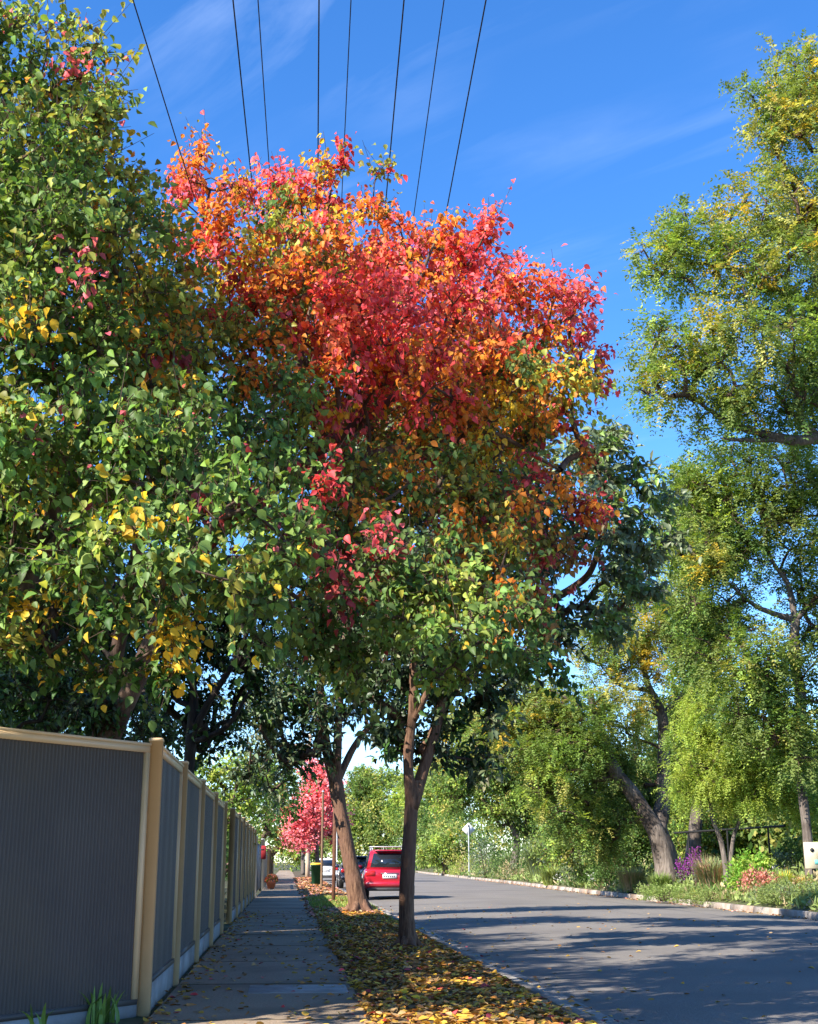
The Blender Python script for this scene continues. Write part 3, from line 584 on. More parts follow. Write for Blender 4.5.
tree('dark_tree', 'dark evergreen tree filling the space above the angled slate panel', 'tree', bN, [([bN, at(70, 690, 19), at(90, 600, 19)], [.2, .15, .06]), ([at(70, 690, 19), at(20, 620, 19)], [.1, .05]), ([at(120, 735, 19.5), at(122, 690, 19), at(100, 640, 19)], [.09, .07, .03])], [(20, 690, 19, 40, DKG), (70, 710, 19, 36, DKG), (115, 700, 19, 40, DKG), (-30, 660, 19, 60, DKG), (30, 600, 20, 60, DKG), (100, 620, 20, 50, DKG, .8), (150, 720, 18.5, 26, DKG), ('w', -4.8, 12.8, 5.6, 1.7, DKG, .6), ('w', -5.8, 11.2, 6.6, 1.7, DKG, .6), ('w', -5.2, 15, 4.6, 1.7, DKG, .6), ('w', -3.9, 16.2, 4.4, 1.4, DKG, .6), ('w', -6, 13, 7.6, 1.7, DKG, .6), ('w', -5.4, 17.5, 6.5, 1.8, DKG, .6), ('w', -6.5, 9.5, 5.5, 1.7, DKG, .6), ('w', -5, 22, 5.5, 1.8, DKG, .7), ('w', -6.5, 21, 7.4, 1.8, DKG, .6), ('w', -4, 22.8, 4.4, 1.2, DKG, .7)], bark='bark_dark', leaf_mat='glossy_leaf', size=.11, ratio=.5, dens=1.7, tw_len=.4, per=9, seed=13, limb_r=.05)  # world-placed blobs out of view are added to shade path, verge and stems
hb = np.array([-3.4, 12.6, 0])
tree('garden_hedge', 'dark green hedge showing just above the angled slate panel', 'hedge', hb, [([hb, hb+[.1, 0, .8], hb+[.2, 0, 1.7]], [.06, .05, .03]), ([hb+[.3, .4, 0], hb+[.7, .5, 1], hb+[.9, .5, 1.9]], [.06, .05, .03])], [(-20, 700, 12.4, 36, DKG), (25, 708, 12.4, 34, DKG), (70, 716, 12.6, 34, DKG), (112, 722, 12.9, 30, DKG), (100, 690, 13, 26, DKG, .7), (40, 680, 13, 30, DKG, .7), (150, 738, 14.4, 16, DKG), (75, 770, 12.8, 40, DKG, .4), (20, 770, 12.6, 40, DKG, .4)], bark='bark_dark', leaf_mat='glossy_leaf', size=.075, ratio=.5, dens=1.9, tw_len=.25, per=9, seed=55, limb_r=.02)
FRG = {'LM': 4, 'L': 3, 'LG': 3, 'PG': 2}
bO = np.array([-3.5, 44, 0])
tree('garden_tree', 'sunlit lime green garden tree rising above the closely spaced tan posts', 'tree', bO, [([bO, at(222, 830, 44), at(235, 790, 44)], [.15, .12, .05])], [(228, 785, 44, 24, FRG), (252, 800, 45, 24, FRG), (222, 812, 43, 18, FRG), (262, 780, 46, 22, {'LG': 3, 'MG': 3}), (246, 770, 46, 20, FRG), (205, 780, 44, 22, FRG)], kind='clump', leaf_mat='frond', size=.16, ratio=.6, dens=1.0, tw_len=.5, per=12, seed=14, limb_r=.05)
bO = np.array([-4.0, 62, 0])
tree('garden_tree', 'mid green garden tree overhanging the grey gate and white pickets', 'tree', bO, [([bO, at(262, 840, 62), at(268, 800, 62)], [.2, .15, .05])], [(262, 815, 60, 16, {'MG': 4, 'DG': 2}), (276, 800, 62, 20, {'MG': 4, 'B': 1, 'DG': 2}), (270, 830, 61, 12, {'MG': 4, 'LG': 2}), (285, 785, 64, 18, {'MG': 4, 'B': 1}), (255, 790, 62, 20, {'MG': 4, 'LG': 1})], kind='clump', leaf_mat='frond', size=.2, ratio=.6, dens=.8, tw_len=.6, per=10, seed=15, limb_r=.05)
bO = np.array([-2.6, 84, 0])
tree('garden_tree', 'small yellowish tree over the brown paling fence beside the pink tree', 'tree', bO, [([bO, at(276, 850, 84), at(278, 838, 84)], [.2, .15, .05])], [(276, 842, 84, 10, {'FY': 3, 'LG': 3}), (286, 838, 86, 9, {'FY': 3, 'LG': 2, 'B': 1}), (270, 832, 84, 10, {'FY': 2, 'MG': 3})], kind='clump', leaf_mat='frond', size=.25, ratio=.6, dens=.8, tw_len=.6, per=10, seed=16, limb_r=.05)
PKR = {'P': 3, 'PP': 7}
bF = on_verge(318, 84)
tree('crimson_tree', 'small crimson pink tree on the far verge beside the pale pole', 'tree', bF, [([bF, at(317, 850, 84), at(314, 815, 84), at(314, 780, 84)], [.16, .13, .08, .03])], [(308, 815, 84, 24, PKR), (322, 790, 84, 20, PKR), (295, 828, 84, 14, PKR), (325, 825, 85, 18, PKR), (314, 775, 84, 14, PKR), (300, 838, 83, 10, PKR)], kind='clump', leaf_mat='leaf', bark='bark_grey', size=.2, ratio=.6, dens=1.1, tw_len=.7, per=11, seed=17, limb_r=.05, droop=.2)
bF = on_verge(303, 118)
tree('crimson_tree', 'farther pale pink tree beyond the crimson one along the footpath', 'tree', bF, [([bF, at(303, 850, 118), at(303, 820, 118)], [.2, .15, .05])], [(300, 832, 118, 14, PKR), (310, 815, 118, 14, PKR), (292, 838, 118, 8, PKR)], kind='clump', leaf_mat='leaf', bark='bark_grey', size=.28, ratio=.6, dens=.9, tw_len=.8, per=10, seed=18, limb_r=.06, droop=.2)

# ------------------------------------------------------------------ right-hand trees
WC = {'FG': 5, 'FY': 2.8, 'FB': .8, 'LG': 3}
WCG = {'FG': 4, 'MG': 2, 'LG': 3, 'LM': 1.4, 'FY': .8}
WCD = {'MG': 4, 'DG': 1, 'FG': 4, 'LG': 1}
def rb(px, Y): x, z = gy(px, Y); return np.array([x, Y, z-.05])
bH = rb(905, 33)
H_blobs = [(800, 75, 33, 40, WC), (765, 100, 32.6, 26, {'FG': 3, 'LG': 2, 'SG': 2}), (800, 125, 32.5, 40, WC), (775, 140, 32.5, 24, {'FB': 3, 'FY': 3, 'FG': 2}), (845, 100, 33, 60, WC),
           (790, 200, 32.6, 42, WC), (745, 215, 32.2, 38, WC), (700, 235, 32, 34, WC), (660, 245, 31.8, 28, WCG), (680, 265, 31.8, 28, WC), (735, 265, 31.6, 40, WC), (790, 260, 32, 42, WC), (700, 290, 32, 26, WCG, .7), (835, 210, 33, 60, WC), (840, 300, 33, 60, WC), (650, 280, 32, 16, WCG, .7),
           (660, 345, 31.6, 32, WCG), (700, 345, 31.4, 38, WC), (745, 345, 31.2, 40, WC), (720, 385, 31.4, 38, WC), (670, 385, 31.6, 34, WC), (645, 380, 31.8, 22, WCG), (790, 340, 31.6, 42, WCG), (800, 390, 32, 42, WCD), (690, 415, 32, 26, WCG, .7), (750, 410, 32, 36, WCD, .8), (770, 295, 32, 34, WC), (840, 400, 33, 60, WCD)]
H_blobs = [(b[0], b[1], b[2], b[3]*.84)+tuple(b[4:]) for b in H_blobs]
h0 = at(880, 520, 33); h1 = at(870, 320, 33)
stH = [([bH, at(895, 700, 33), h0, h1, at(850, 190, 33), at(820, 90, 33)], [.45, .38, .33, .24, .15, .04]), ([h0, at(830, 445, 32.8), at(790, 440, 32.4), at(735, 425, 32), at(695, 400, 31.8)], [.22, .17, .14, .09, .03]),
       ([h1, at(815, 318, 32.6), at(770, 330, 32), at(745, 322, 31.8)], [.16, .12, .08, .03]), ([at(860, 330, 33), at(800, 300, 32.6), at(765, 285, 32.2), at(720, 265, 32), at(665, 265, 31.9)], [.15, .12, .1, .06, .02]),
       ([at(850, 220, 33), at(800, 235, 32.6), at(785, 225, 32.4), at(760, 235, 32.2)], [.1, .08, .06, .02]), ([at(830, 445, 32.8), at(795, 415, 32.5), at(770, 385, 32.2)], [.1, .07, .02]), ([at(790, 440, 32.4), at(740, 440, 32), at(720, 438, 32)], [.08, .05, .02])]
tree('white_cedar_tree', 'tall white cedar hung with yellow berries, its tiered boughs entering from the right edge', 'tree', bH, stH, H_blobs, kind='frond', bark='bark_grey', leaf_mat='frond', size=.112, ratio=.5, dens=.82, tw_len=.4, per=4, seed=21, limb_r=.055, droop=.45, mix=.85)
bI = rb(812, 37)
kI = at(795, 620, 37)
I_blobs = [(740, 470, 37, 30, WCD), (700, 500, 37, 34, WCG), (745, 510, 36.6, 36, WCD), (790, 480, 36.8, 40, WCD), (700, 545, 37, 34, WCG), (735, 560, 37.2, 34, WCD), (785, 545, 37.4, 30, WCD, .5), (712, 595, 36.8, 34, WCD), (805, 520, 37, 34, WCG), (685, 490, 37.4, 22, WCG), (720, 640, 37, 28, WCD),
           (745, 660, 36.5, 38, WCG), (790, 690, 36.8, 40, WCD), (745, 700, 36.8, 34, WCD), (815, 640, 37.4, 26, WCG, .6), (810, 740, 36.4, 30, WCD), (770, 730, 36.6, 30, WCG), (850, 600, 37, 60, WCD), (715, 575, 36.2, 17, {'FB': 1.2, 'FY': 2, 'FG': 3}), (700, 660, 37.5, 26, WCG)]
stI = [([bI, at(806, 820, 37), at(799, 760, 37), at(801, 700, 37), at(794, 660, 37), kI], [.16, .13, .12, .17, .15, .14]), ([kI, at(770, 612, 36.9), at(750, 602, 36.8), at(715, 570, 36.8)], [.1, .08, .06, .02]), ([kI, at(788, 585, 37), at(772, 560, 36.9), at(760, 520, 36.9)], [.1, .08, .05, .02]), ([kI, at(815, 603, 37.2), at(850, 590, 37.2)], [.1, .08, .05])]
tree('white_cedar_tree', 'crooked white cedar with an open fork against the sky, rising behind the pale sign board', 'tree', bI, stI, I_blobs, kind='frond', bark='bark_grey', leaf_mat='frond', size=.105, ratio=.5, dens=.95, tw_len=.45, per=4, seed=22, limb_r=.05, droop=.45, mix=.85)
bJ = rb(668, 47)
kJ = at(657, 832, 47)
J_blobs = [(600, 640, 47, 26, WC), (650, 620, 47, 34, WC), (690, 640, 47.5, 30, WC), (610, 690, 46.5, 24, WC, .8), (640, 670, 47, 24, {'FB': 2, 'FY': 3, 'FG': 3}, .7), (580, 730, 46.5, 36, WCG), (555, 770, 46.5, 32, WCG), (530, 745, 47, 30, WC), (600, 765, 47.5, 30, WCD, .8), (570, 810, 47, 28, WCG), (620, 730, 47.5, 26, WC, .6), (700, 690, 48, 26, WC), (625, 590, 47.5, 24, WC, .8), (530, 700, 47, 26, WC), (490, 730, 47.5, 30, WC), (600, 830, 47.5, 26, WCD), (630, 800, 48.5, 26, WCD, .7), (680, 750, 49, 26, WC, .6), (555, 720, 47, 26, WC)]
stJ = [([bJ-[0, 0, .1], at(666, 862, 47), kJ, at(650, 822, 47)], [.56, .42, .36, .3]), ([kJ, at(634, 795, 46.8), at(612, 765, 46.6), at(598, 725, 46.5), at(588, 690, 46.4)], [.3, .25, .22, .17, .07]),
       ([kJ, at(663, 800, 47.3), at(664, 750, 47.5), at(662, 715, 47.6), at(650, 690, 47.4), at(640, 660, 47.2)], [.32, .26, .22, .19, .13, .05]), ([at(598, 725, 46.5), at(590, 710, 46.3), at(550, 690, 46.5)], [.13, .1, .03]), ([at(662, 715, 47.6), at(685, 690, 47.8), at(695, 650, 47.8)], [.1, .07, .03]), ([at(650, 690, 47.4), at(620, 685, 47), at(600, 665, 47)], [.09, .06, .02])]
tree('white_cedar_tree', 'stout white cedar with a leaning and an upright trunk beside the purple flowers', 'tree', bJ, stJ, J_blobs, kind='frond', bark='bark_grey', leaf_mat='frond', size=.095, ratio=.55, dens=1.05, tw_len=.5, per=6, seed=23, limb_r=.06, droop=.4, mix=.82, roots=6, lobes=.08, stem_sides=18)
bK = rb(728, 40)
LIM = {'LM': 5, 'L': 2, 'LG': 2}
K_blobs = [(715, 720, 40, 28, LIM), (745, 745, 40, 30, LIM), (705, 765, 39.8, 30, LIM), (690, 790, 40, 18, LIM), (740, 785, 40, 26, LIM), (775, 780, 40, 24, {'LG': 4, 'LM': 3, 'MG': 2}), (775, 806, 40.2, 14, LIM, .5), (715, 798, 40, 14, LIM, .5), (700, 700, 40.4, 18, LIM, .7), (690, 740, 40.2, 18, LIM), (800, 800, 40.4, 18, LIM, .6)]
stK = [([bK, at(722, 845, 40), at(712, 815, 40), at(708, 770, 40)], [.09, .075, .06, .02]), ([bK, at(733, 840, 40), at(741, 815, 40), at(748, 770, 40)], [.07, .06, .05, .02])]
tree('feathery_tree', 'young feathery lime green tree on two thin stems in front of the black railing', 'tree', bK, stK, K_blobs, kind='frond', bark='bark_grey', leaf_mat='frond', size=.065, ratio=.45, dens=1.6, tw_len=.35, per=6, seed=24, limb_r=.035, droop=.9, mix=.8)
back = [
    ('leafy_tree', 'broad mid green tree with a pale bent trunk standing right of the diamond sign', 512, 88, [(510, 740, 88, 30, WC), (480, 770, 88, 26, WCG), (535, 780, 88, 30, WCG), (500, 800, 88, 26, WCG), (470, 740, 88, 28, WC), (455, 790, 88, 22, WCG), (540, 820, 88, 22, WCD), (555, 740, 88, 30, WC), (520, 710, 88, 24, WC, .6)], [(517, 840), (508, 815), (505, 780)], 'bark_grey'),
    ('leafy_tree', 'pale green bushy tree where the road fades behind the red car', 425, 184, [(420, 790, 184, 22, FRG), (440, 770, 184, 24, WC), (405, 810, 184, 20, FRG), (440, 815, 184, 20, WCG), (425, 835, 184, 18, WCG), (455, 830, 184, 16, FRG)], [(425, 850), (425, 820)], 'bark'),
    ('leafy_tree', 'distant rounded tree seen over the roof of the red car', 385, 192, [(385, 790, 192, 22, WCG), (362, 782, 194, 14, WCG), (370, 815, 192, 18, WCG), (400, 820, 192, 20, FRG), (360, 825, 192, 16, WCG), (380, 835, 192, 18, WCG), (365, 790, 192, 12, WCD), (350, 840, 192, 14, WCG)], [(385, 860), (385, 830)], 'bark'),
    ('leafy_tree', 'distant dark topped tree seen in the gap beside the leaning street tree', 352, 196, [(352, 800, 196, 16, WCD), (362, 780, 196, 12, WCD), (345, 820, 196, 14, WCD), (335, 840, 158, 14, WCG), (300, 850, 165, 14, WCG), (318, 845, 165, 14, WCG)], [(352, 860), (352, 830)], 'bark'),
    ('leafy_tree', 'dark green bushy tree in the shade behind the stout leaning trunk', 610, 56, [(600, 800, 56, 30, WCG), (630, 830, 56, 26, WCD), (580, 840, 58, 24, WCG), (650, 790, 57, 24, WCG), (612, 855, 55, 20, WCD), (560, 840, 64, 22, WCG), (640, 760, 58, 26, WCD, .7)], [(622, 850), (610, 820), (606, 790)], 'bark'),
    ('leafy_tree', 'mid green tree behind the black railing under the crooked white cedar', 745, 62, [(720, 830, 62, 24, WCG), (760, 810, 62, 30, WCD), (800, 820, 62, 30, WCG), (740, 780, 63, 34, WCD), (790, 770, 63, 34, WCD), (700, 800, 63, 24, {'SG': 2, 'FG': 3, 'MG': 2}), (690, 770, 64, 26, WCG), (830, 790, 62, 40, WCD), (815, 850, 60, 20, WCG)], [(760, 840), (755, 800)], 'bark'),
    ('leafy_tree', 'olive green tree half hidden between the lime tree and the stout white cedar', 672, 66, [(685, 720, 66, 24, WCG), (670, 780, 66, 24, WCD), (665, 830, 64, 22, WCG), (690, 845, 62, 18, WCG), (700, 690, 67, 22, WCG, .7), (650, 720, 67, 20, WC, .6)], [(670, 840), (680, 780)], 'bark'),
    ('leafy_tree', 'tall green tree rising behind the shiny evergreen street tree crown', 690, 52, [(690, 510, 52, 22, WCG), (675, 540, 52, 24, WCG), (700, 570, 52, 26, WCG), (680, 600, 52, 20, WC, .7), (700, 630, 52, 22, WCG)], [(700, 760), (692, 620), (690, 540)], 'bark_grey'),
    ('leafy_tree', 'small bright green tree low beside the road beyond the diamond sign', 445, 126, [(440, 850, 126, 14, FRG), (455, 845, 126, 14, WC), (430, 855, 126, 12, WCG), (462, 858, 126, 10, WCG)], [(445, 860), (445, 850)], 'bark'),
]
for i, (nm, lb, px, Y, bl, tp, bk) in enumerate(back):
    b0 = rb(px, Y) if px > 420 else np.array([at(px, 870, Y)[0], Y, -.02])
    pts = [b0]+[at(a, b, Y) for a, b in tp]
    sc_ = Y/60
    tree(nm, lb, 'tree', b0, [(pts, [.3]+[.22]*(len(pts)-2)+[.06])], bl, kind='clump', bark=bk, leaf_mat='frond', size=.17*sc_**.6, ratio=.5, dens=1.35 if Y < 90 else 1.1, tw_len=.7*sc_**.3, per=16, seed=30+i, limb_r=.06, cl_scale=min(1, 60/Y), spread=1.8, group='green trees lining the far side of the road')

# ------------------------------------------------------------------ shrubs on the right bank
def shrub(name, label, cat, px, Y, wpx, hpx, pal, style='leaf', size=.09, n=1400, ratio=.5, seed=0, matn='leaf', group=None, lift=0):
    rg = np.random.default_rng(seed+200); x, z = gy(px, Y); b0 = np.array([x, Y, z-.03]); s = Y/1346
    w = wpx*s/2; h = hpx*s
    root = thing(name, label, cat, tuple(b0), group)
    mb = MB(); sm = MB()
    if style in ('leaf', 'pom'):
        ns = 16; a = rg.uniform(0, 6.28, ns); rr = w*np.sqrt(rg.random(ns))*.7
        tip = b0+np.c_[np.cos(a)*rr, np.sin(a)*rr, h*rg.uniform(.5, .95, ns)*(1-.45*(rr/w)**2)]
        segs(sm, np.repeat(b0[None], ns, 0)+np.c_[np.cos(a)*rr*.2, np.sin(a)*rr*.2, np.zeros(ns)], tip, np.full(ns, .014), np.full(ns, .006), 4)
        nc = max(20, n//24); ac = rg.uniform(0, 6.28, nc); rc = np.sqrt(rg.random(nc)); zc = rg.random(nc)**.7
        cen = b0+np.c_[np.cos(ac)*rc*w, np.sin(ac)*rc*w, h*(.06+.92*zc*np.sqrt(np.clip(1-.75*rc**2, 0, 1)))]*rg.uniform(.92, 1.12, (nc, 1))
        ci = rg.integers(0, nc, n); dc = pick(pal, nc, rg)
        sp_ = min(w, h)*.16
        P = cen[ci]+rg.normal(0, 1, (n, 3))*sp_; P[:, 2] = np.maximum(P[:, 2], z+.01)
        T = unit(rg.normal(0, 1, (n, 3))+(cen[ci]-b0)*[1, 1, 1]/max(w, h)*1.2+[0, 0, .3]); col = dc[ci]*np.exp(rg.normal(0, .2, (n, 1)))
        blades(mb, P, T, unit(rg.normal(0, .6, (n, 3))+[0, 0, 1]), size*rg.uniform(.6, 1.3, n), size*ratio*rg.uniform(.7, 1.2, n), col, .2, .2)
        sm.build('stems', M['twig'], root); mb.build('foliage', M[matn], root)
    elif style == 'grass':
        a = rg.uniform(0, 6.28, n); r0 = w*.45*np.sqrt(rg.random(n)); lean = rg.uniform(.1, 1, n)
        base = b0+np.c_[np.cos(a)*r0, np.sin(a)*r0, np.zeros(n)]; ln = h*rg.uniform(.6, 1.15, n)
        dirh = np.c_[np.cos(a+rg.normal(0, .5, n)), np.sin(a+rg.normal(0, .5, n)), np.zeros(n)]
        p1 = base+dirh*(ln*lean*.25)[:, None]+np.c_[np.zeros((n, 2)), ln*.6]; p2 = p1+dirh*(ln*lean*.5)[:, None]+np.c_[np.zeros((n, 2)), ln*.4*(1-lean)]
        B = np.cross(dirh, [0, 0, 1.])*size*.5
        v = np.stack([base-B, base+B, p1+B*.8, p1-B*.8, p2], 1).reshape(-1, 3); k = (np.arange(n)*5)[:, None]
        mb.add(v, [np.concatenate([k, k+1, k+2, k+3], 1), np.concatenate([k+3, k+2, k+4], 1)], np.repeat(pick(pal, n, rg)*np.exp(rg.normal(0, .2, (n, 1))), 5, 0))
        mb.build('blades', M['grass'], root)
    elif style == 'spike':
        nsp = 26; a = rg.uniform(0, 6.28, nsp); r0 = w*np.sqrt(rg.random(nsp))
        tip = b0+np.c_[np.cos(a)*r0, np.sin(a)*r0, h*rg.uniform(.7, 1.05, nsp)]; bb = b0+np.c_[np.cos(a)*r0*.4, np.sin(a)*r0*.4, np.zeros(nsp)]
        segs(sm, bb, tip, np.full(nsp, .012), np.full(nsp, .008), 4); sm.build('stems', M['twig'], root)
        i = rg.integers(0, nsp, n); t = rg.uniform(.45, 1, n); P = bb[i]+(tip-bb)[i]*t[:, None]+rg.normal(0, .03, (n, 3))
        rhombs(mb, P, rg.normal(0, 1, (n, 3)), rg.normal(0, 1, (n, 3)), np.full(n, size), np.full(n, size*.6), pick(pal, n, rg)); m = mb; P = bb[i]+(tip-bb)[i]*rg.uniform(0, .6, n)[:, None]+rg.normal(0, .06, (n, 3)); rhombs(m, P, rg.normal(0, 1, (n, 3))+[0, 0, .5], rg.normal(0, 1, (n, 3)), np.full(n, size*1.4), np.full(n, size*.5), pick({'SG': 2, 'BG': 3, 'FG': 2}, n, rg)); m.build('foliage', M['leaf'], root)
    return root
SH = [
    ('leafy_shrub', 'blue-green rounded shrub at the foot of the diamond sign', 487, 94, 34, 40, {'BG': 4, 'MG': 2}, 'leaf', .12, 1800),
    ('leafy_shrub', 'dark green shrub between the blue-green shrub and the bent pale trunk', 512, 84, 40, 34, {'MG': 3, 'DG': 3}, 'leaf', .12, 1600),
    ('ornamental_grass', 'tall pale green arching grass on the bank right of the bent trunk', 540, 74, 40, 44, {'FG': 3, 'SG': 3, 'PG': 2}, 'grass', .03, 1100),
    ('silver_shrub', 'tall soft grey-green shrub behind the pale arching grass', 556, 72, 34, 62, {'SG': 3, 'BG': 3, 'FG': 1}, 'leaf', .1, 2000),
    ('silver_shrub', 'silvery low shrub spilling towards the road kerb', 576, 61, 34, 28, {'SG': 5, 'BG': 1, 'W': .3}, 'leaf', .09, 1500),
    ('leafy_shrub', 'dark green leafy clump with white flowers by the kerb', 606, 54, 34, 24, {'MG': 4, 'DG': 3, 'W': .5}, 'leaf', .1, 1400),
    ('leafy_shrub', 'deep green rounded shrub nearest the kerb left of the leaning trunk', 586, 58, 28, 26, {'DG': 4, 'MG': 3}, 'leaf', .1, 1400),
    ('ornamental_grass', 'straw coloured dry grass tuft at the foot of the leaning trunk', 632, 49, 44, 28, {'ST': 4, 'PG': 2}, 'grass', .025, 900),
    ('ornamental_grass', 'fresh green grass clump in front of the stout trunk', 660, 45.5, 34, 22, {'LG': 3, 'PG': 3}, 'grass', .025, 800),
    ('flowering_shrub', 'purple flowering shrub beside the stout leaning trunk', 686, 44.5, 20, 30, {'PU': 1}, 'spike', .07, 700),
    ('flowering_shrub', 'magenta flower spikes below the first black railing post', 697, 43.5, 14, 40, {'PU': 1}, 'spike', .06, 500),
    ('ornamental_grass', 'pinkish feathery grass in front of the thin double stem', 712, 41, 46, 40, {'ST': 2, 'PG': 3, 'PK': 1.5, 'SG': 2}, 'grass', .018, 1100),
    ('leafy_shrub', 'bright light green leafy bush in front of the black railing', 753, 38, 44, 38, {'BLG': 5, 'LM': 3}, 'leaf', .13, 1500),
    ('flowering_shrub', 'salmon pink leaved shrub below the bright green bush', 762, 36.5, 34, 26, {'PK': 4, 'PG': 2, 'ST': 1}, 'leaf', .09, 1000),
    ('leafy_shrub', 'yellow-green spiky plant right of the bright green bush', 785, 36.5, 24, 22, {'LM': 4, 'Y': 1}, 'grass', .035, 400),
    ('leafy_shrub', 'orange tinged low plant at the foot of the pale sign board', 803, 35, 26, 18, {'ST': 2, 'FB': 2, 'PK': 1}, 'grass', .03, 400),
    ('creeping_shrub', 'dense grey-green creeping shrub spilling over the kerb below the sign board', 792, 33.2, 74, 20, {'PG': 3, 'SG': 2, 'FG': 3}, 'leaf', .05, 5000),
    ('creeping_shrub', 'low olive creeping shrub along the kerb below the pinkish grass', 708, 38.5, 70, 16, {'FG': 3, 'PG': 4, 'OL': 1}, 'leaf', .05, 4000),
    ('creeping_shrub', 'fresh green creeping shrub between the stout trunk and the kerb', 664, 42, 54, 16, {'LG': 3, 'PG': 3}, 'leaf', .055, 3000),
    ('leafy_shrub', 'pale yellow-green verge shrub along the far road edge past the sign', 462, 112, 30, 22, {'FY': 3, 'LM': 2, 'ST': 1}, 'leaf', .14, 1000),
    ('leafy_shrub', 'low cream coloured shrub at the kerb below the dark green shrub', 515, 82, 40, 14, {'ST': 2, 'SG': 2, 'PG': 3}, 'leaf', .1, 1200),
    ('ornamental_grass', 'yellow-green grass clump at the kerb right of the bent trunk', 552, 66, 36, 22, {'PG': 3, 'L': 2}, 'grass', .03, 800),
    ('leafy_shrub', 'tangled green shrub growing through the black railing', 735, 43, 46, 17, {'FG': 3, 'MG': 3, 'B': .6}, 'leaf', .09, 1700),
    ('leafy_shrub', 'drooping dark green shrub between the railing end and the sign board', 793, 41, 30, 44, {'MG': 3, 'BG': 2, 'FG': 2}, 'leaf', .09, 2200),
]
for i, (nm, lb, px, Y, w, h, pal, st, sz, n) in enumerate(SH):
    shrub(nm, lb, 'grass' if 'grass' in nm else 'shrub', px, Y, w, h, pal, st, sz, n, seed=i, ratio=.5)
# undergrowth: uncountable low plants covering the bank
rg = np.random.default_rng(77); n = 26000
yy = 30+rg.random(n)**1.4*110; kx = kerb_x(yy); xx = kx+.25+rg.random(n)**1.3*9
zz = bank(xx, yy); hh = (.10+.5*np.clip((xx-kx)/3, 0, 1)*rg.random(n))*(1+yy/120)
mb = MB(); cl_ = np.sin(xx*1.3+yy*.5)+np.sin(yy*.9)*.7+rg.normal(0, .5, n)
pal = np.where((cl_ > .6)[:, None], COL['PG'], np.where((cl_ > -.4)[:, None], COL['FG'], np.where((cl_ > -1)[:, None], COL['ST'], COL['MG'])))
blades(mb, np.c_[xx, yy, zz+hh*rg.random(n)*.8], unit(rg.normal(0, .6, (n, 3))+[0, 0, .7]), rg.normal(0, 1, (n, 3)), .16*rg.uniform(.6, 1.4, n)*(1+yy/150), .05*rg.uniform(.6, 1.4, n)*(1+yy/100), pal*np.exp(rg.normal(0, .22, (n, 1))), .1, .2)
o = mb.build('undergrowth', M['grass']); tag(o, 'mixed low plants and dry grass covering the bank across the road', 'undergrowth', kind='stuff')

def wood(name, label, segs_, n, seed, pal, size, spr=1.6):
    r = np.random.default_rng(seed); mb = MB()
    for (x0, y0, h0, x1, y1, h1), k in zip(segs_, n):
        nc = max(30, k//40); t = r.random(nc); u = r.random(nc)**.8
        wv = .72+.28*np.sin(t*23+seed)*np.sin(t*9.1+1)
        cen = np.c_[x0+(x1-x0)*t+r.normal(0, spr, nc), y0+(y1-y0)*t+r.normal(0, spr, nc), (h0+(h1-h0)*t)*wv*u]
        ci = r.integers(0, nc, k); P = cen[ci]+r.normal(0, min(.55, spr*.45), (k, 3)); dc = pick(pal, nc, r)
        rhombs(mb, P, r.normal(0, 1, (k, 3))+[0, 0, -.3], r.normal(0, .7, (k, 3))+[-.3, -.4, .8], size*r.uniform(.6, 1.3, k), size*.55*r.uniform(.6, 1.3, k), dc[ci]*np.exp(r.normal(0, .2, (k, 1))))
    o = mb.build(name, M['frond']); tag(o, label, 'trees', kind='stuff')
wood('distant_woodland', 'continuous green woodland closing the view beyond the far side of the road', [(22, 40, 7, 26, 75, 8), (26, 75, 8, 30, 120, 10), (30, 120, 11, 14, 190, 13), (14, 190, 13, -30, 200, 11)], [26000, 22000, 22000, 26000], 3, {'MG': 4, 'FG': 4, 'DG': 2, 'FY': 1.5}, .38)
wood('distant_woodland', 'dense dark garden greenery behind the fences along the footpath', [(-6, 14, 3.4, -3.4, 22, 3.4), (-3.0, 22, 3.2, -3.2, 44, 3.6), (-7, 28, 6, -7, 60, 7), (-4.5, 50, 4, -5, 120, 7)], [12000, 14000, 18000, 14000], 4, {'DG': 4, 'K': 2, 'MG': 2}, .2, .5)
# railing
root = thing('railing', 'black metal railing standing on the planted bank beside the stout tree', 'railing', tuple(rb(725, 43)))
pts = [(672, 47.5, 833, 858), (688, 46, 832, 858), (727, 48, 829, 856), (768, 41.5, 828, 875)]
tops = []
for px, Y, yt, yb in pts[1:]:
    b = MB(); t = at(px, yt, Y); bt = at(px+7, yb, Y); bt[:] = [t[0], t[1], bt[2]-.3]; segs(b, np.array([bt]), np.array([t]), [.035], [.035], 8); b.build('post', M['black'], root)
b = MB(); P = np.array([at(674, 833, 46.5), at(727, 829.5, 44.5), at(785, 826, 41)])
segs(b, P[:-1], P[1:], [.035]*2, [.035]*2, 8); b.build('top_rail', M['black'], root)
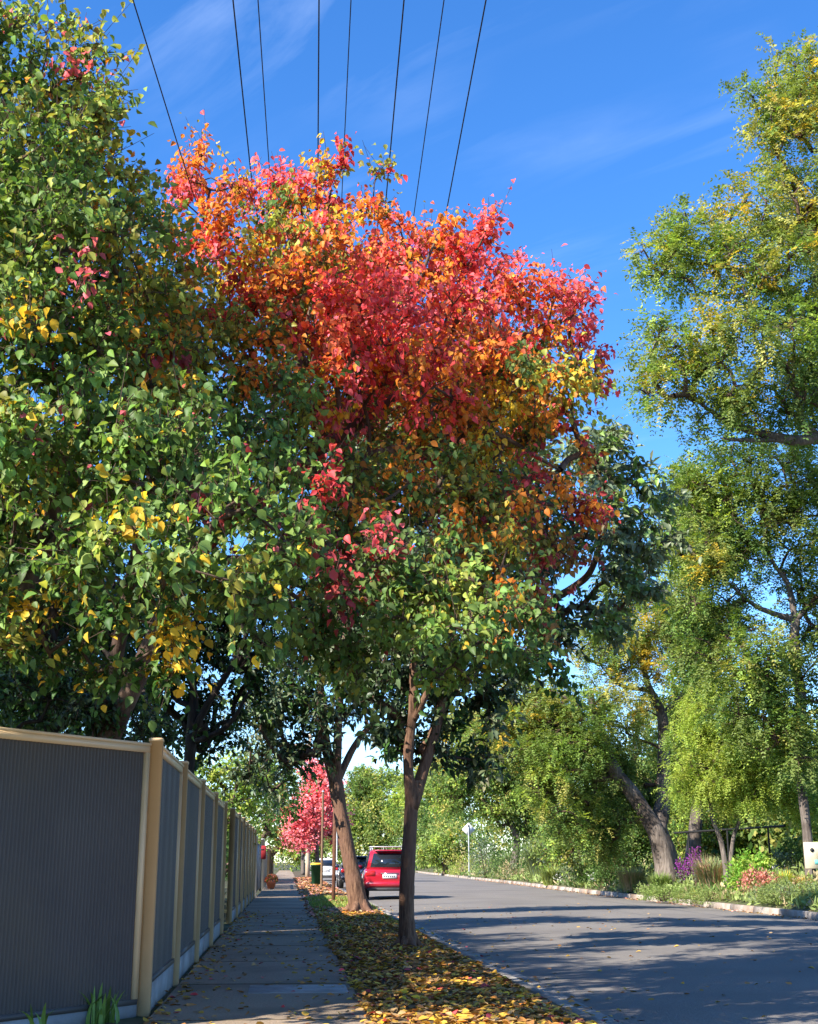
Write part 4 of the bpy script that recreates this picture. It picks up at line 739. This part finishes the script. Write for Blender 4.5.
# sign board at the right edge
bx = at(812, 880, 35.5)
root = thing('sign_board', 'pale yellow sign board with dark spot and teal patch on a black post', 'sign', (bx[0], 35.5, 0.5))
c = at(813, 855, 35.5); b = MB()
b.box(c[0]-.24, c[0]+.26, 35.48, 35.52, c[2]-.36, c[2]+.34, .01); b.build('board', M['board'], root)
b = MB(); a = np.linspace(0, 2*np.pi, 20, endpoint=False); cc = at(812, 850, 35.47)
b.loft([np.c_[cc[0]+np.cos(a)*.055, np.full(20, y), cc[2]+np.sin(a)*.055] for y in (35.479, 35.465)]); b.build('knot', M['dark'], root)
b = MB(); cc = at(817, 862, 35.47); b.box(cc[0]-.06, c[0]+.255, 35.47, 35.478, cc[2]-.06, cc[2]+.06); b.build('painted_patch', M['teal'], root)
b = MB(); cp = at(814, 870, 35.55); b.box(cp[0]-.035, cp[0]+.035, 35.53, 35.6, .3, c[2]+.2); b.build('post', M['black'], root)
# low stone wall behind
b = MB(); w0 = at(770, 870, 45); w1 = at(840, 870, 44); bar(b, w0[:2], w1[:2], .35, .3, 1.05)
o = b.build('garden_wall', M['stone'], origin=(w0[0], w0[1], .3)); tag(o, 'low dark stone garden wall behind the sign board', 'wall')
b = MB(); b.box(-.3, .3, -.2, .2, 0, .1)
# diamond sign
SY = 106; c = at(468.5, 829.5, SY); s = .53; xg, zg = gy(470, SY)
root = thing('road_sign', 'diamond road sign seen from behind on a thin steel post', 'sign', (c[0], SY, zg))
b = MB(); b.loft([[(c[0]-s, y, c[2]), (c[0], y, c[2]-s), (c[0]+s, y, c[2]), (c[0], y, c[2]+s)] for y in (SY, SY+.02)]); b.build('sign_plate', M['white'], root)
b = MB(); segs(b, np.array([[c[0], SY-.06, zg-.2]]), np.array([[c[0], SY-.06, c[2]+.2]]), [.045], [.045], 8); b.build('post', M['galv'], root)
b = MB(); b.box(c[0]-.07, c[0]+.07, SY-.03, SY-.002, c[2]-.35, c[2]+.35); b.build('bracket', M['dark'], root)

# ------------------------------------------------------------------ poles and wires
pp = on_verge(307.5, 100)
root = thing('power_pole', 'pale timber power pole on the far verge in front of the crimson tree', 'power pole', tuple(pp))
b = MB(); sweep(b, [pp-[0, 0, .2], pp+[0, 0, 5], pp+[0, 0, 10.5]], [.17, .15, .11], 12, 4); b.build('pole', M['pole'], root, smooth=True)
b = MB(); b.box(pp[0]-1.6, pp[0]+1.6, pp[1]-.06, pp[1]+.06, 9.6, 9.75); b.box(pp[0]-1.1, pp[0]+1.1, pp[1]-.06, pp[1]+.06, 8.5, 8.62); b.build('crossarm', M['brownwood'], root)
wires = [((133, 0), (192, 190), 7.0, -1.0), ((233, 0), (250, 165), 8.6, -1.4), ((258, 0), (268, 150), 8.4, -.9), ((319, 0), (318, 155), 8.8, -.4), ((351, 0), (343, 170), 8.8, 0), ((404, 0), (385, 210), 8.6, .5), ((444, 0), (411, 235), 8.4, 1.0), ((486, 0), (441, 240), 8.6, 1.5)]
wl = ['lone lowest overhead wire at far left', 'second wire from the left, the thicker of the close pair', 'third wire from the left, the thinner of the close pair', 'nearly vertical overhead wire left of centre', 'thin overhead wire just right of the vertical one', 'third overhead wire from the right', 'second overhead wire from the right', 'rightmost overhead wire above the red crown']
for i, (a, b2, h, ox) in enumerate(wires):
    P0 = ground(*a, EYE+h-.15); P1 = ground(*b2, EYE+h-.15)
    d = (P1-P0)/(P1[1]-P0[1]); end = np.array([pp[0]+ox*1.0, pp[1], 9.78 if i else 8.64])
    pts = [P0-d*(P0[1]+40)+[0, 0, 0], P0-d*8, P0, P1, P1+d*6+[0, 0, .05]]
    pts[0] = pts[0]+np.array([0, 0, 1.0])
    pre = P1+d*6; 
    for t in (.3, .6, 1.0): pts.append(pre*(1-t)+end*t+np.array([0, 0, -.9*4*t*(1-t)*.25]))
    b = MB(); r = .008 if i in (1, 3, 5, 7) else .006
    sweep(b, pts, [r, r], 6, 8); o = b.build('overhead_wire', M['wire'], origin=P0, smooth=True); tag(o, wl[i], 'wire', 'overhead power wires')
# thin brown pole with pale stripe
q = on_verge(333.5, 39)
root = thing('thin_pole', 'thin rusty brown pole with a pale conduit on the grass left of the leaning tree', 'pole', tuple(q))
b = MB(); b.box(q[0]-.05, q[0]+.05, q[1]-.05, q[1]+.05, -.1, 3.9, .01); b.build('post', M['rust'], root)
b = MB(); segs(b, np.array([[q[0]+.07, q[1]-.02, 1.2]]), np.array([[q[0]+.07, q[1]-.02, 3.9]]), [.025], [.025], 8); b.build('conduit', M['white'], root)  # slim white tube up the right side of the post
q = on_verge(321.5, 60)
root = thing('thin_pole', 'slender grey post beside the green bin on the far verge', 'pole', tuple(q))
b = MB(); segs(b, np.array([[q[0], q[1], -.1]]), np.array([[q[0], q[1], 4.2]]), [.06], [.05], 10); b.build('post', M['brownwood'], root)
b = MB(); segs(b, np.array([[q[0], q[1], 4.2]]), np.array([[q[0], q[1], 4.26]]), [.07], [.02], 10); b.build('cap', M['galv'], root)
q = on_verge(316.5, 68)
root = thing('wheelie_bin', 'dark green wheelie bin with a yellow lid standing on the verge', 'bin', tuple(q))
def rr(x, y, hx, hy, z): return [(x-hx, y-hy, z), (x+hx, y-hy, z), (x+hx, y+hy, z), (x-hx, y+hy, z)]
b = MB(); b.loft([rr(q[0], q[1], .24, .27, .08), rr(q[0], q[1], .29, .34, .95), rr(q[0], q[1], .31, .36, .96), rr(q[0], q[1], .31, .36, 1.0)]); b.build('body', M['bingreen'], root)
b = MB(); b.loft([rr(q[0], q[1], .33, .38, 1.003), rr(q[0], q[1], .33, .38, 1.04), rr(q[0], q[1], .24, .3, 1.1)]); b.build('lid', M['binyellow'], root)
for sx_ in (-1, 1):
    b = MB(); a = np.linspace(0, 2*np.pi, 16, endpoint=False); b.loft([np.c_[np.full(16, q[0]+sx_*.26+dx_), q[1]+.25+np.cos(a)*.1, .1+np.sin(a)*.1] for dx_ in (-.03, .03)]); b.build('wheel', M['rubber'], root)

# ------------------------------------------------------------------ cars (rear at local y=0, front towards +y)
def car(name, label, loc, paint, L=4.5, Wd=1.78, H=1.62, belt=1.0, suv=True, rack=True, rotz=0, group='cars parked along the kerb'):
    root = thing(name, label, 'car', (0, 0, 0), group)
    hw = Wd/2; zb = .36 if suv else .28
    secs = [(0, .86, zb+.16, belt-.08), (.06, .95, zb+.04, belt-.02), (.25, 1, zb, belt), (L*.3, 1, zb-.05, belt+.0), (L*.65, 1, zb-.05, belt-.03), (L*.72, .99, zb-.03, belt-.06), (L*.9, .95, zb, belt-.2), (L*.98, .86, zb+.08, belt-.32), (L, .78, zb+.16, belt-.42)]
    b = MB(); rings = []
    for y, w, z0, z1 in secs:
        w *= hw; zm = (z0+z1)/2
        half = [(w*.86, z0), (w*.97, z0+.07), (w, zm-.02), (w*.985, zm+.1), (w*.95, z1-.04), (w*.89, z1)]
        rings.append([(x, y, z) for x, z in half]+[(-x, y, z) for x, z in half[::-1]])
    b.loft(rings); b.build('body', paint, root, smooth=False)
    zr = H; y0, y1 = .12, L*.70; ry0, ry1 = (.42, L*.52) if suv else (.75, L*.48)
    wb, wt = hw*.885, hw*.70
    b = MB()
    def cabring(y, z, w): return [(-w, y, z), (w, y, z)]
    base = [(-wb, y0, belt-.03), (wb, y0, belt-.03), (wb, y1, belt-.08), (-wb, y1, belt-.08)]
    top1 = [(-wt-.02, ry0-.03, zr-.07), (wt+.02, ry0-.03, zr-.07), (wt+.02, ry1+.05, zr-.07), (-wt-.02, ry1+.05, zr-.07)]
    top2 = [(-wt+.07, ry0+.06, zr), (wt-.07, ry0+.06, zr), (wt-.07, ry1-.1, zr), (-wt+.07, ry1-.1, zr)]
    b.loft([base, top1, top2]); b.build('cabin', paint, root)
    base = np.array(base); top1 = np.array(top1)
    def panel(i, j, u0, u1, v0, v1, nm, m, off=.012):
        A, B_, Cc, Dd = base[i], base[j], top1[j], top1[i]
        def p(u, v): return (A*(1-u)+B_*u)*(1-v)+(Dd*(1-u)+Cc*u)*v
        nrm = unit(np.cross(B_-A, Dd-A)); qd = [p(u0, v0), p(u1, v0), p(u1-.02, v1), p(u0+.02, v1)]
        mb = MB(); mb.loft([[x-nrm*.002 for x in qd], [x+nrm*off for x in qd]]); return mb.build(nm, m, root)
    panel(0, 1, .07, .93, .14, .9, 'rear_window', M['glass']); panel(2, 3, .06, .94, .08, .94, 'windscreen', M['glass'])
    for (i, j) in ((1, 2), (3, 0)):
        f = (lambda a: a) if i == 1 else (lambda a: 1-a)
        for a0, a1 in ((.05, .2), (.23, .47), (.5, .78)):
            u0, u1 = sorted((f(a0), f(a1))); panel(i, j, u0, u1, .14, .9, 'side_window', M['glass'])
    for s_ in (-1, 1):
        b = MB(); b.box(*sorted((s_*hw*.56, s_*hw*.93)), -.02, .2, belt-.24, belt-.06, .02); b.build('tail_light', M['tail'], root)
        b = MB(); b.box(*sorted((s_*(hw*.93), s_*(hw*.93+.19))), L*.62, L*.62+.12, belt-.02, belt+.14, .03); b.build('wing_mirror', paint, root)
        if rack:
            b = MB(); segs(b, np.array([[s_*wt*.92, ry0+.05, zr+.07]]), np.array([[s_*wt*.92, ry1-.1, zr+.07]]), [.02], [.02], 6)
            for yy_ in (ry0+.1, (ry0+ry1)/2, ry1-.2): b.box(s_*wt*.92-.02, s_*wt*.92+.02, yy_-.05, yy_+.05, zr-.03, zr+.06)
            b.build('roof_rail', M['galv'], root)
    if rack:
        for yy_ in (ry0+.35, ry0+1.3):
            b = MB(); b.box(-wt-.02, wt+.02, yy_-.035, yy_+.035, zr+.09, zr+.12, .01); b.build('roof_bar', M['galv'], root)
    b = MB(); b.box(-hw*.93, hw*.93, -.07, .2, zb+.06, zb+.26, .05); b.build('rear_bumper', paint, root)
    b = MB(); b.box(-hw*.85, hw*.85, -.05, .2, zb-.06, zb+.057, .03); b.build('bumper_skirt', M['dark'], root)
    b = MB(); b.box(-.24, .24, -.03, .02, zb+.36, zb+.49, .005); pl = b.build('number_plate', M['plate'], root)
    b = MB()
    for q in range(6): b.box(-.19+q*.066, -.19+q*.066+.035, -.033, -.0305, zb+.395, zb+.455)
    b.build('plate_marks', M['carblue'], pl)
    b = MB(); b.box(-.3, .3, -.028, .02, zb+.51, zb+.535); b.build('trim_strip', M['chrome'], root)
    b = MB(); segs(b, np.array([[.45, -.06, zb-.02]]), np.array([[.45, .3, zb-.02]]), [.04], [.04], 10); b.build('exhaust_pipe', M['chrome'], root)
    if suv:
        b = MB(); b.box(-wt*.8, wt*.8, ry0-.2, ry0, zr-.05, zr-.015, .01); b.build('spoiler', paint, root)
    R_ = .34 if suv else .3
    for s_ in (-1, 1):
        for yw in (L*.19, L*.80):
            b = MB(); a = np.linspace(0, 2*np.pi, 28, endpoint=False); xo = s_*(hw-.1)
            b.loft([np.c_[np.full(28, xo+dx_), yw+np.cos(a)*r_, R_+np.sin(a)*r_] for dx_, r_ in ((-.12, R_*.7), (-.11, R_*.95), (-.07, R_), (.07, R_), (.11, R_*.95), (.12, R_*.7))]); w = b.build('wheel', M['rubber'], root, smooth=False)
            b = MB(); b.loft([np.c_[np.full(28, xo+s_*dx_), yw+np.cos(a)*r_, R_+np.sin(a)*r_] for dx_, r_ in ((.115, R_*.66), (.128, R_*.62), (.12, R_*.3), (.13, R_*.1))])
            b.build('rim', M['rim'], w)
    root.location = loc; root.rotation_euler = (0, 0, rotz)
    return root
xr = at(389.5, 890, 46.5)[0]
car('parked_car', 'red station wagon with silver roof rack parked between the two street tree trunks', (xr, 46.5, RZ), M['carred'], H=1.68, belt=1.03, rotz=D2R(-1))
xr = at(358, 885, 66)[0]
car('parked_car', 'dark blue car mostly hidden behind the leaning street tree', (xr, 66, RZ), M['carblue'], suv=True, rack=False, H=1.55)
xr = at(326, 870, 92)[0]
car('parked_car', 'white car parked far off past the green bin', (xr, 92, RZ), M['carwhite'], suv=False, rack=False, H=1.5, belt=.95)

# ------------------------------------------------------------------ leaf litter, grass, strap plants
def litter(name, label, n, xf, yf, zf, seed, pal, size=.075, lift=.03):
    rg = np.random.default_rng(seed); y = yf(rg, n); x = xf(rg, n, y); z = zf(x, y)+.004+rg.random(n)**2*lift
    a = rg.uniform(0, 6.28, n); T = np.c_[np.cos(a), np.sin(a), rg.normal(0, .16, n)]
    L = size*rg.uniform(.6, 1.25, n); mb = MB()
    blades(mb, np.c_[x, y, z], T, np.c_[rg.normal(0, .28, (n, 2)), np.ones(n)], L, L*.7, pick(pal, n, rg)*np.exp(rg.normal(0, .25, (n, 1))), rg.uniform(-.12, .3, (n, 1)), rg.uniform(-.1, .25, (n, 1)))
    o = mb.build(name, M['litter']); tag(o, label, 'fallen leaves', kind='stuff')
COL.update(LY=np.array((.56, .33, .05)), LB=np.array((.32, .155, .05)), LO=np.array((.5, .21, .05)), LS=np.array((.4, .25, .11)), LD=np.array((.17, .08, .03)))
LIT = {'LY': 6, 'LB': 3.5, 'LO': 2.5, 'LS': 3, 'LD': 1.6, 'Y': 1, 'O': .5, 'R': .15, 'M': .4}
vz = np.vectorize(verge_z)
litter('leaf_litter', 'yellow and brown fallen leaves carpeting the verge', 13500, lambda r, n, y: VX0-.02+(VX1-VX0-.06)*r.random(n)**.95, lambda r, n: 8.5+r.random(n)**1.35*22, vz, 1, LIT)
litter('leaf_litter', 'brown and russet fallen leaves on the far part of the verge', 6000, lambda r, n, y: VX0-.15+(VX1-VX0+.1)*r.random(n), lambda r, n: 30+r.random(n)*70, vz, 2, {'B': 4, 'ST': 2, 'PK': 3, 'O': 1}, .12)
litter('leaf_litter', 'scattered yellow fallen leaves on the footpath', 900, lambda r, n, y: np.where(r.random(n) < .45, -1.02+abs(r.normal(0, .22, n)), np.where(r.random(n) < .5, VX0-abs(r.normal(0, .35, n)), r.uniform(-1, VX0, n))), lambda r, n: 9+r.random(n)**1.3*24, lambda x, y: np.zeros_like(x), 3, {'LY': 6, 'LB': 3, 'LO': 2, 'LS': 2, 'R': .4, 'M': .4}, .07, .015)
litter('leaf_litter', 'sparse yellow fallen leaves along the gutter and road', 750, lambda r, n, y: KX+.02+np.where(r.random(n) < .45, abs(r.normal(0, .18, n)), r.random(n)**1.6*7), lambda r, n: 10+r.random(n)**1.3*30, lambda x, y: RZ+.002+.05*np.sin(np.clip((x-2.9)/9.3, 0, 1)*np.pi), 4, {'LY': 6, 'LB': 3, 'LO': 2, 'LS': 3, 'R': .3, 'M': .4}, .07, .012)
litter('leaf_litter', 'thin line of leaves and grit along the opposite kerb', 900, lambda r, n, y: kerb_x(y)-abs(r.normal(0, .15, n)), lambda r, n: 28+r.random(n)*70, lambda x, y: np.full_like(x, RZ), 6, {'B': 4, 'ST': 3, 'PK': 2}, .09, .03)
rg = np.random.default_rng(41); n = 9000
yy = np.where(rg.random(n) < .93, rg.uniform(33.5, 43, n), rg.uniform(22, 33, n)); xx = VX0+rg.random(n)*(VX1-VX0)
keep = (np.sin(xx*3+yy)+rg.normal(0, .7, n) > -.2) & ((yy > 33) | (xx < VX0+.5) | (xx > VX1-.35)); xx = xx[keep]; yy = yy[keep]; n = len(xx)
mb = MB(); blades(mb, np.c_[xx, yy, vz(xx, yy)], rg.normal(0, .4, (n, 3))+[0, 0, .9], rg.normal(0, 1, (n, 3)), rg.uniform(.05, .13, n), np.full(n, .016), pick({'LG': 4, 'L': 3, 'ST': 1}, n, rg), .1, .3)
o = mb.build('verge_grass', M['grass']); tag(o, 'patchy bright green grass on the verge', 'grass', kind='stuff')
for px, Yb, n, lb in ((22, 10.0, 9, 'small strap-leaved plant at the foot of the angled panel near the left edge'), (96, 10.6, 36, 'strap-leaved clump at the foot of the angled panel beside the corner post')):
    rg = np.random.default_rng(int(px)); p = at(px, 1045, Yb); p[2] = -.02
    root = thing('strap_plant', lb, 'plant', tuple(p), 'strap-leaved plants below the fence'); mb = MB()
    for i in range(n):
        a = rg.uniform(0, 6.28); dv = np.array([math.cos(a), math.sin(a), 0]); ln = rg.uniform(.16, .34); wd = rg.uniform(.012, .02); le = rg.uniform(.15, .8); st = p+np.array([rg.normal(0, .1), rg.normal(0, .05), 0])
        rings = []; sd_ = np.cross(dv, [0, 0, 1]); ts = np.linspace(0, 1, 7); vv = []
        for t in ts:
            c0 = st+dv*ln*le*t*t+np.array([0, 0, ln*(t-.45*le*t*t)]); vv += [c0-sd_*wd*(1-t**2.5), c0+sd_*wd*(1-t**2.5)]
        k = np.arange(6)[:, None]*2; mb.add(vv, [np.concatenate([k, k+1, k+3, k+2], 1)], np.tile(COL['LG']*rg.uniform(.6, 1.3), (14, 1)))
    mb.build('leaves', M['grass'], root)
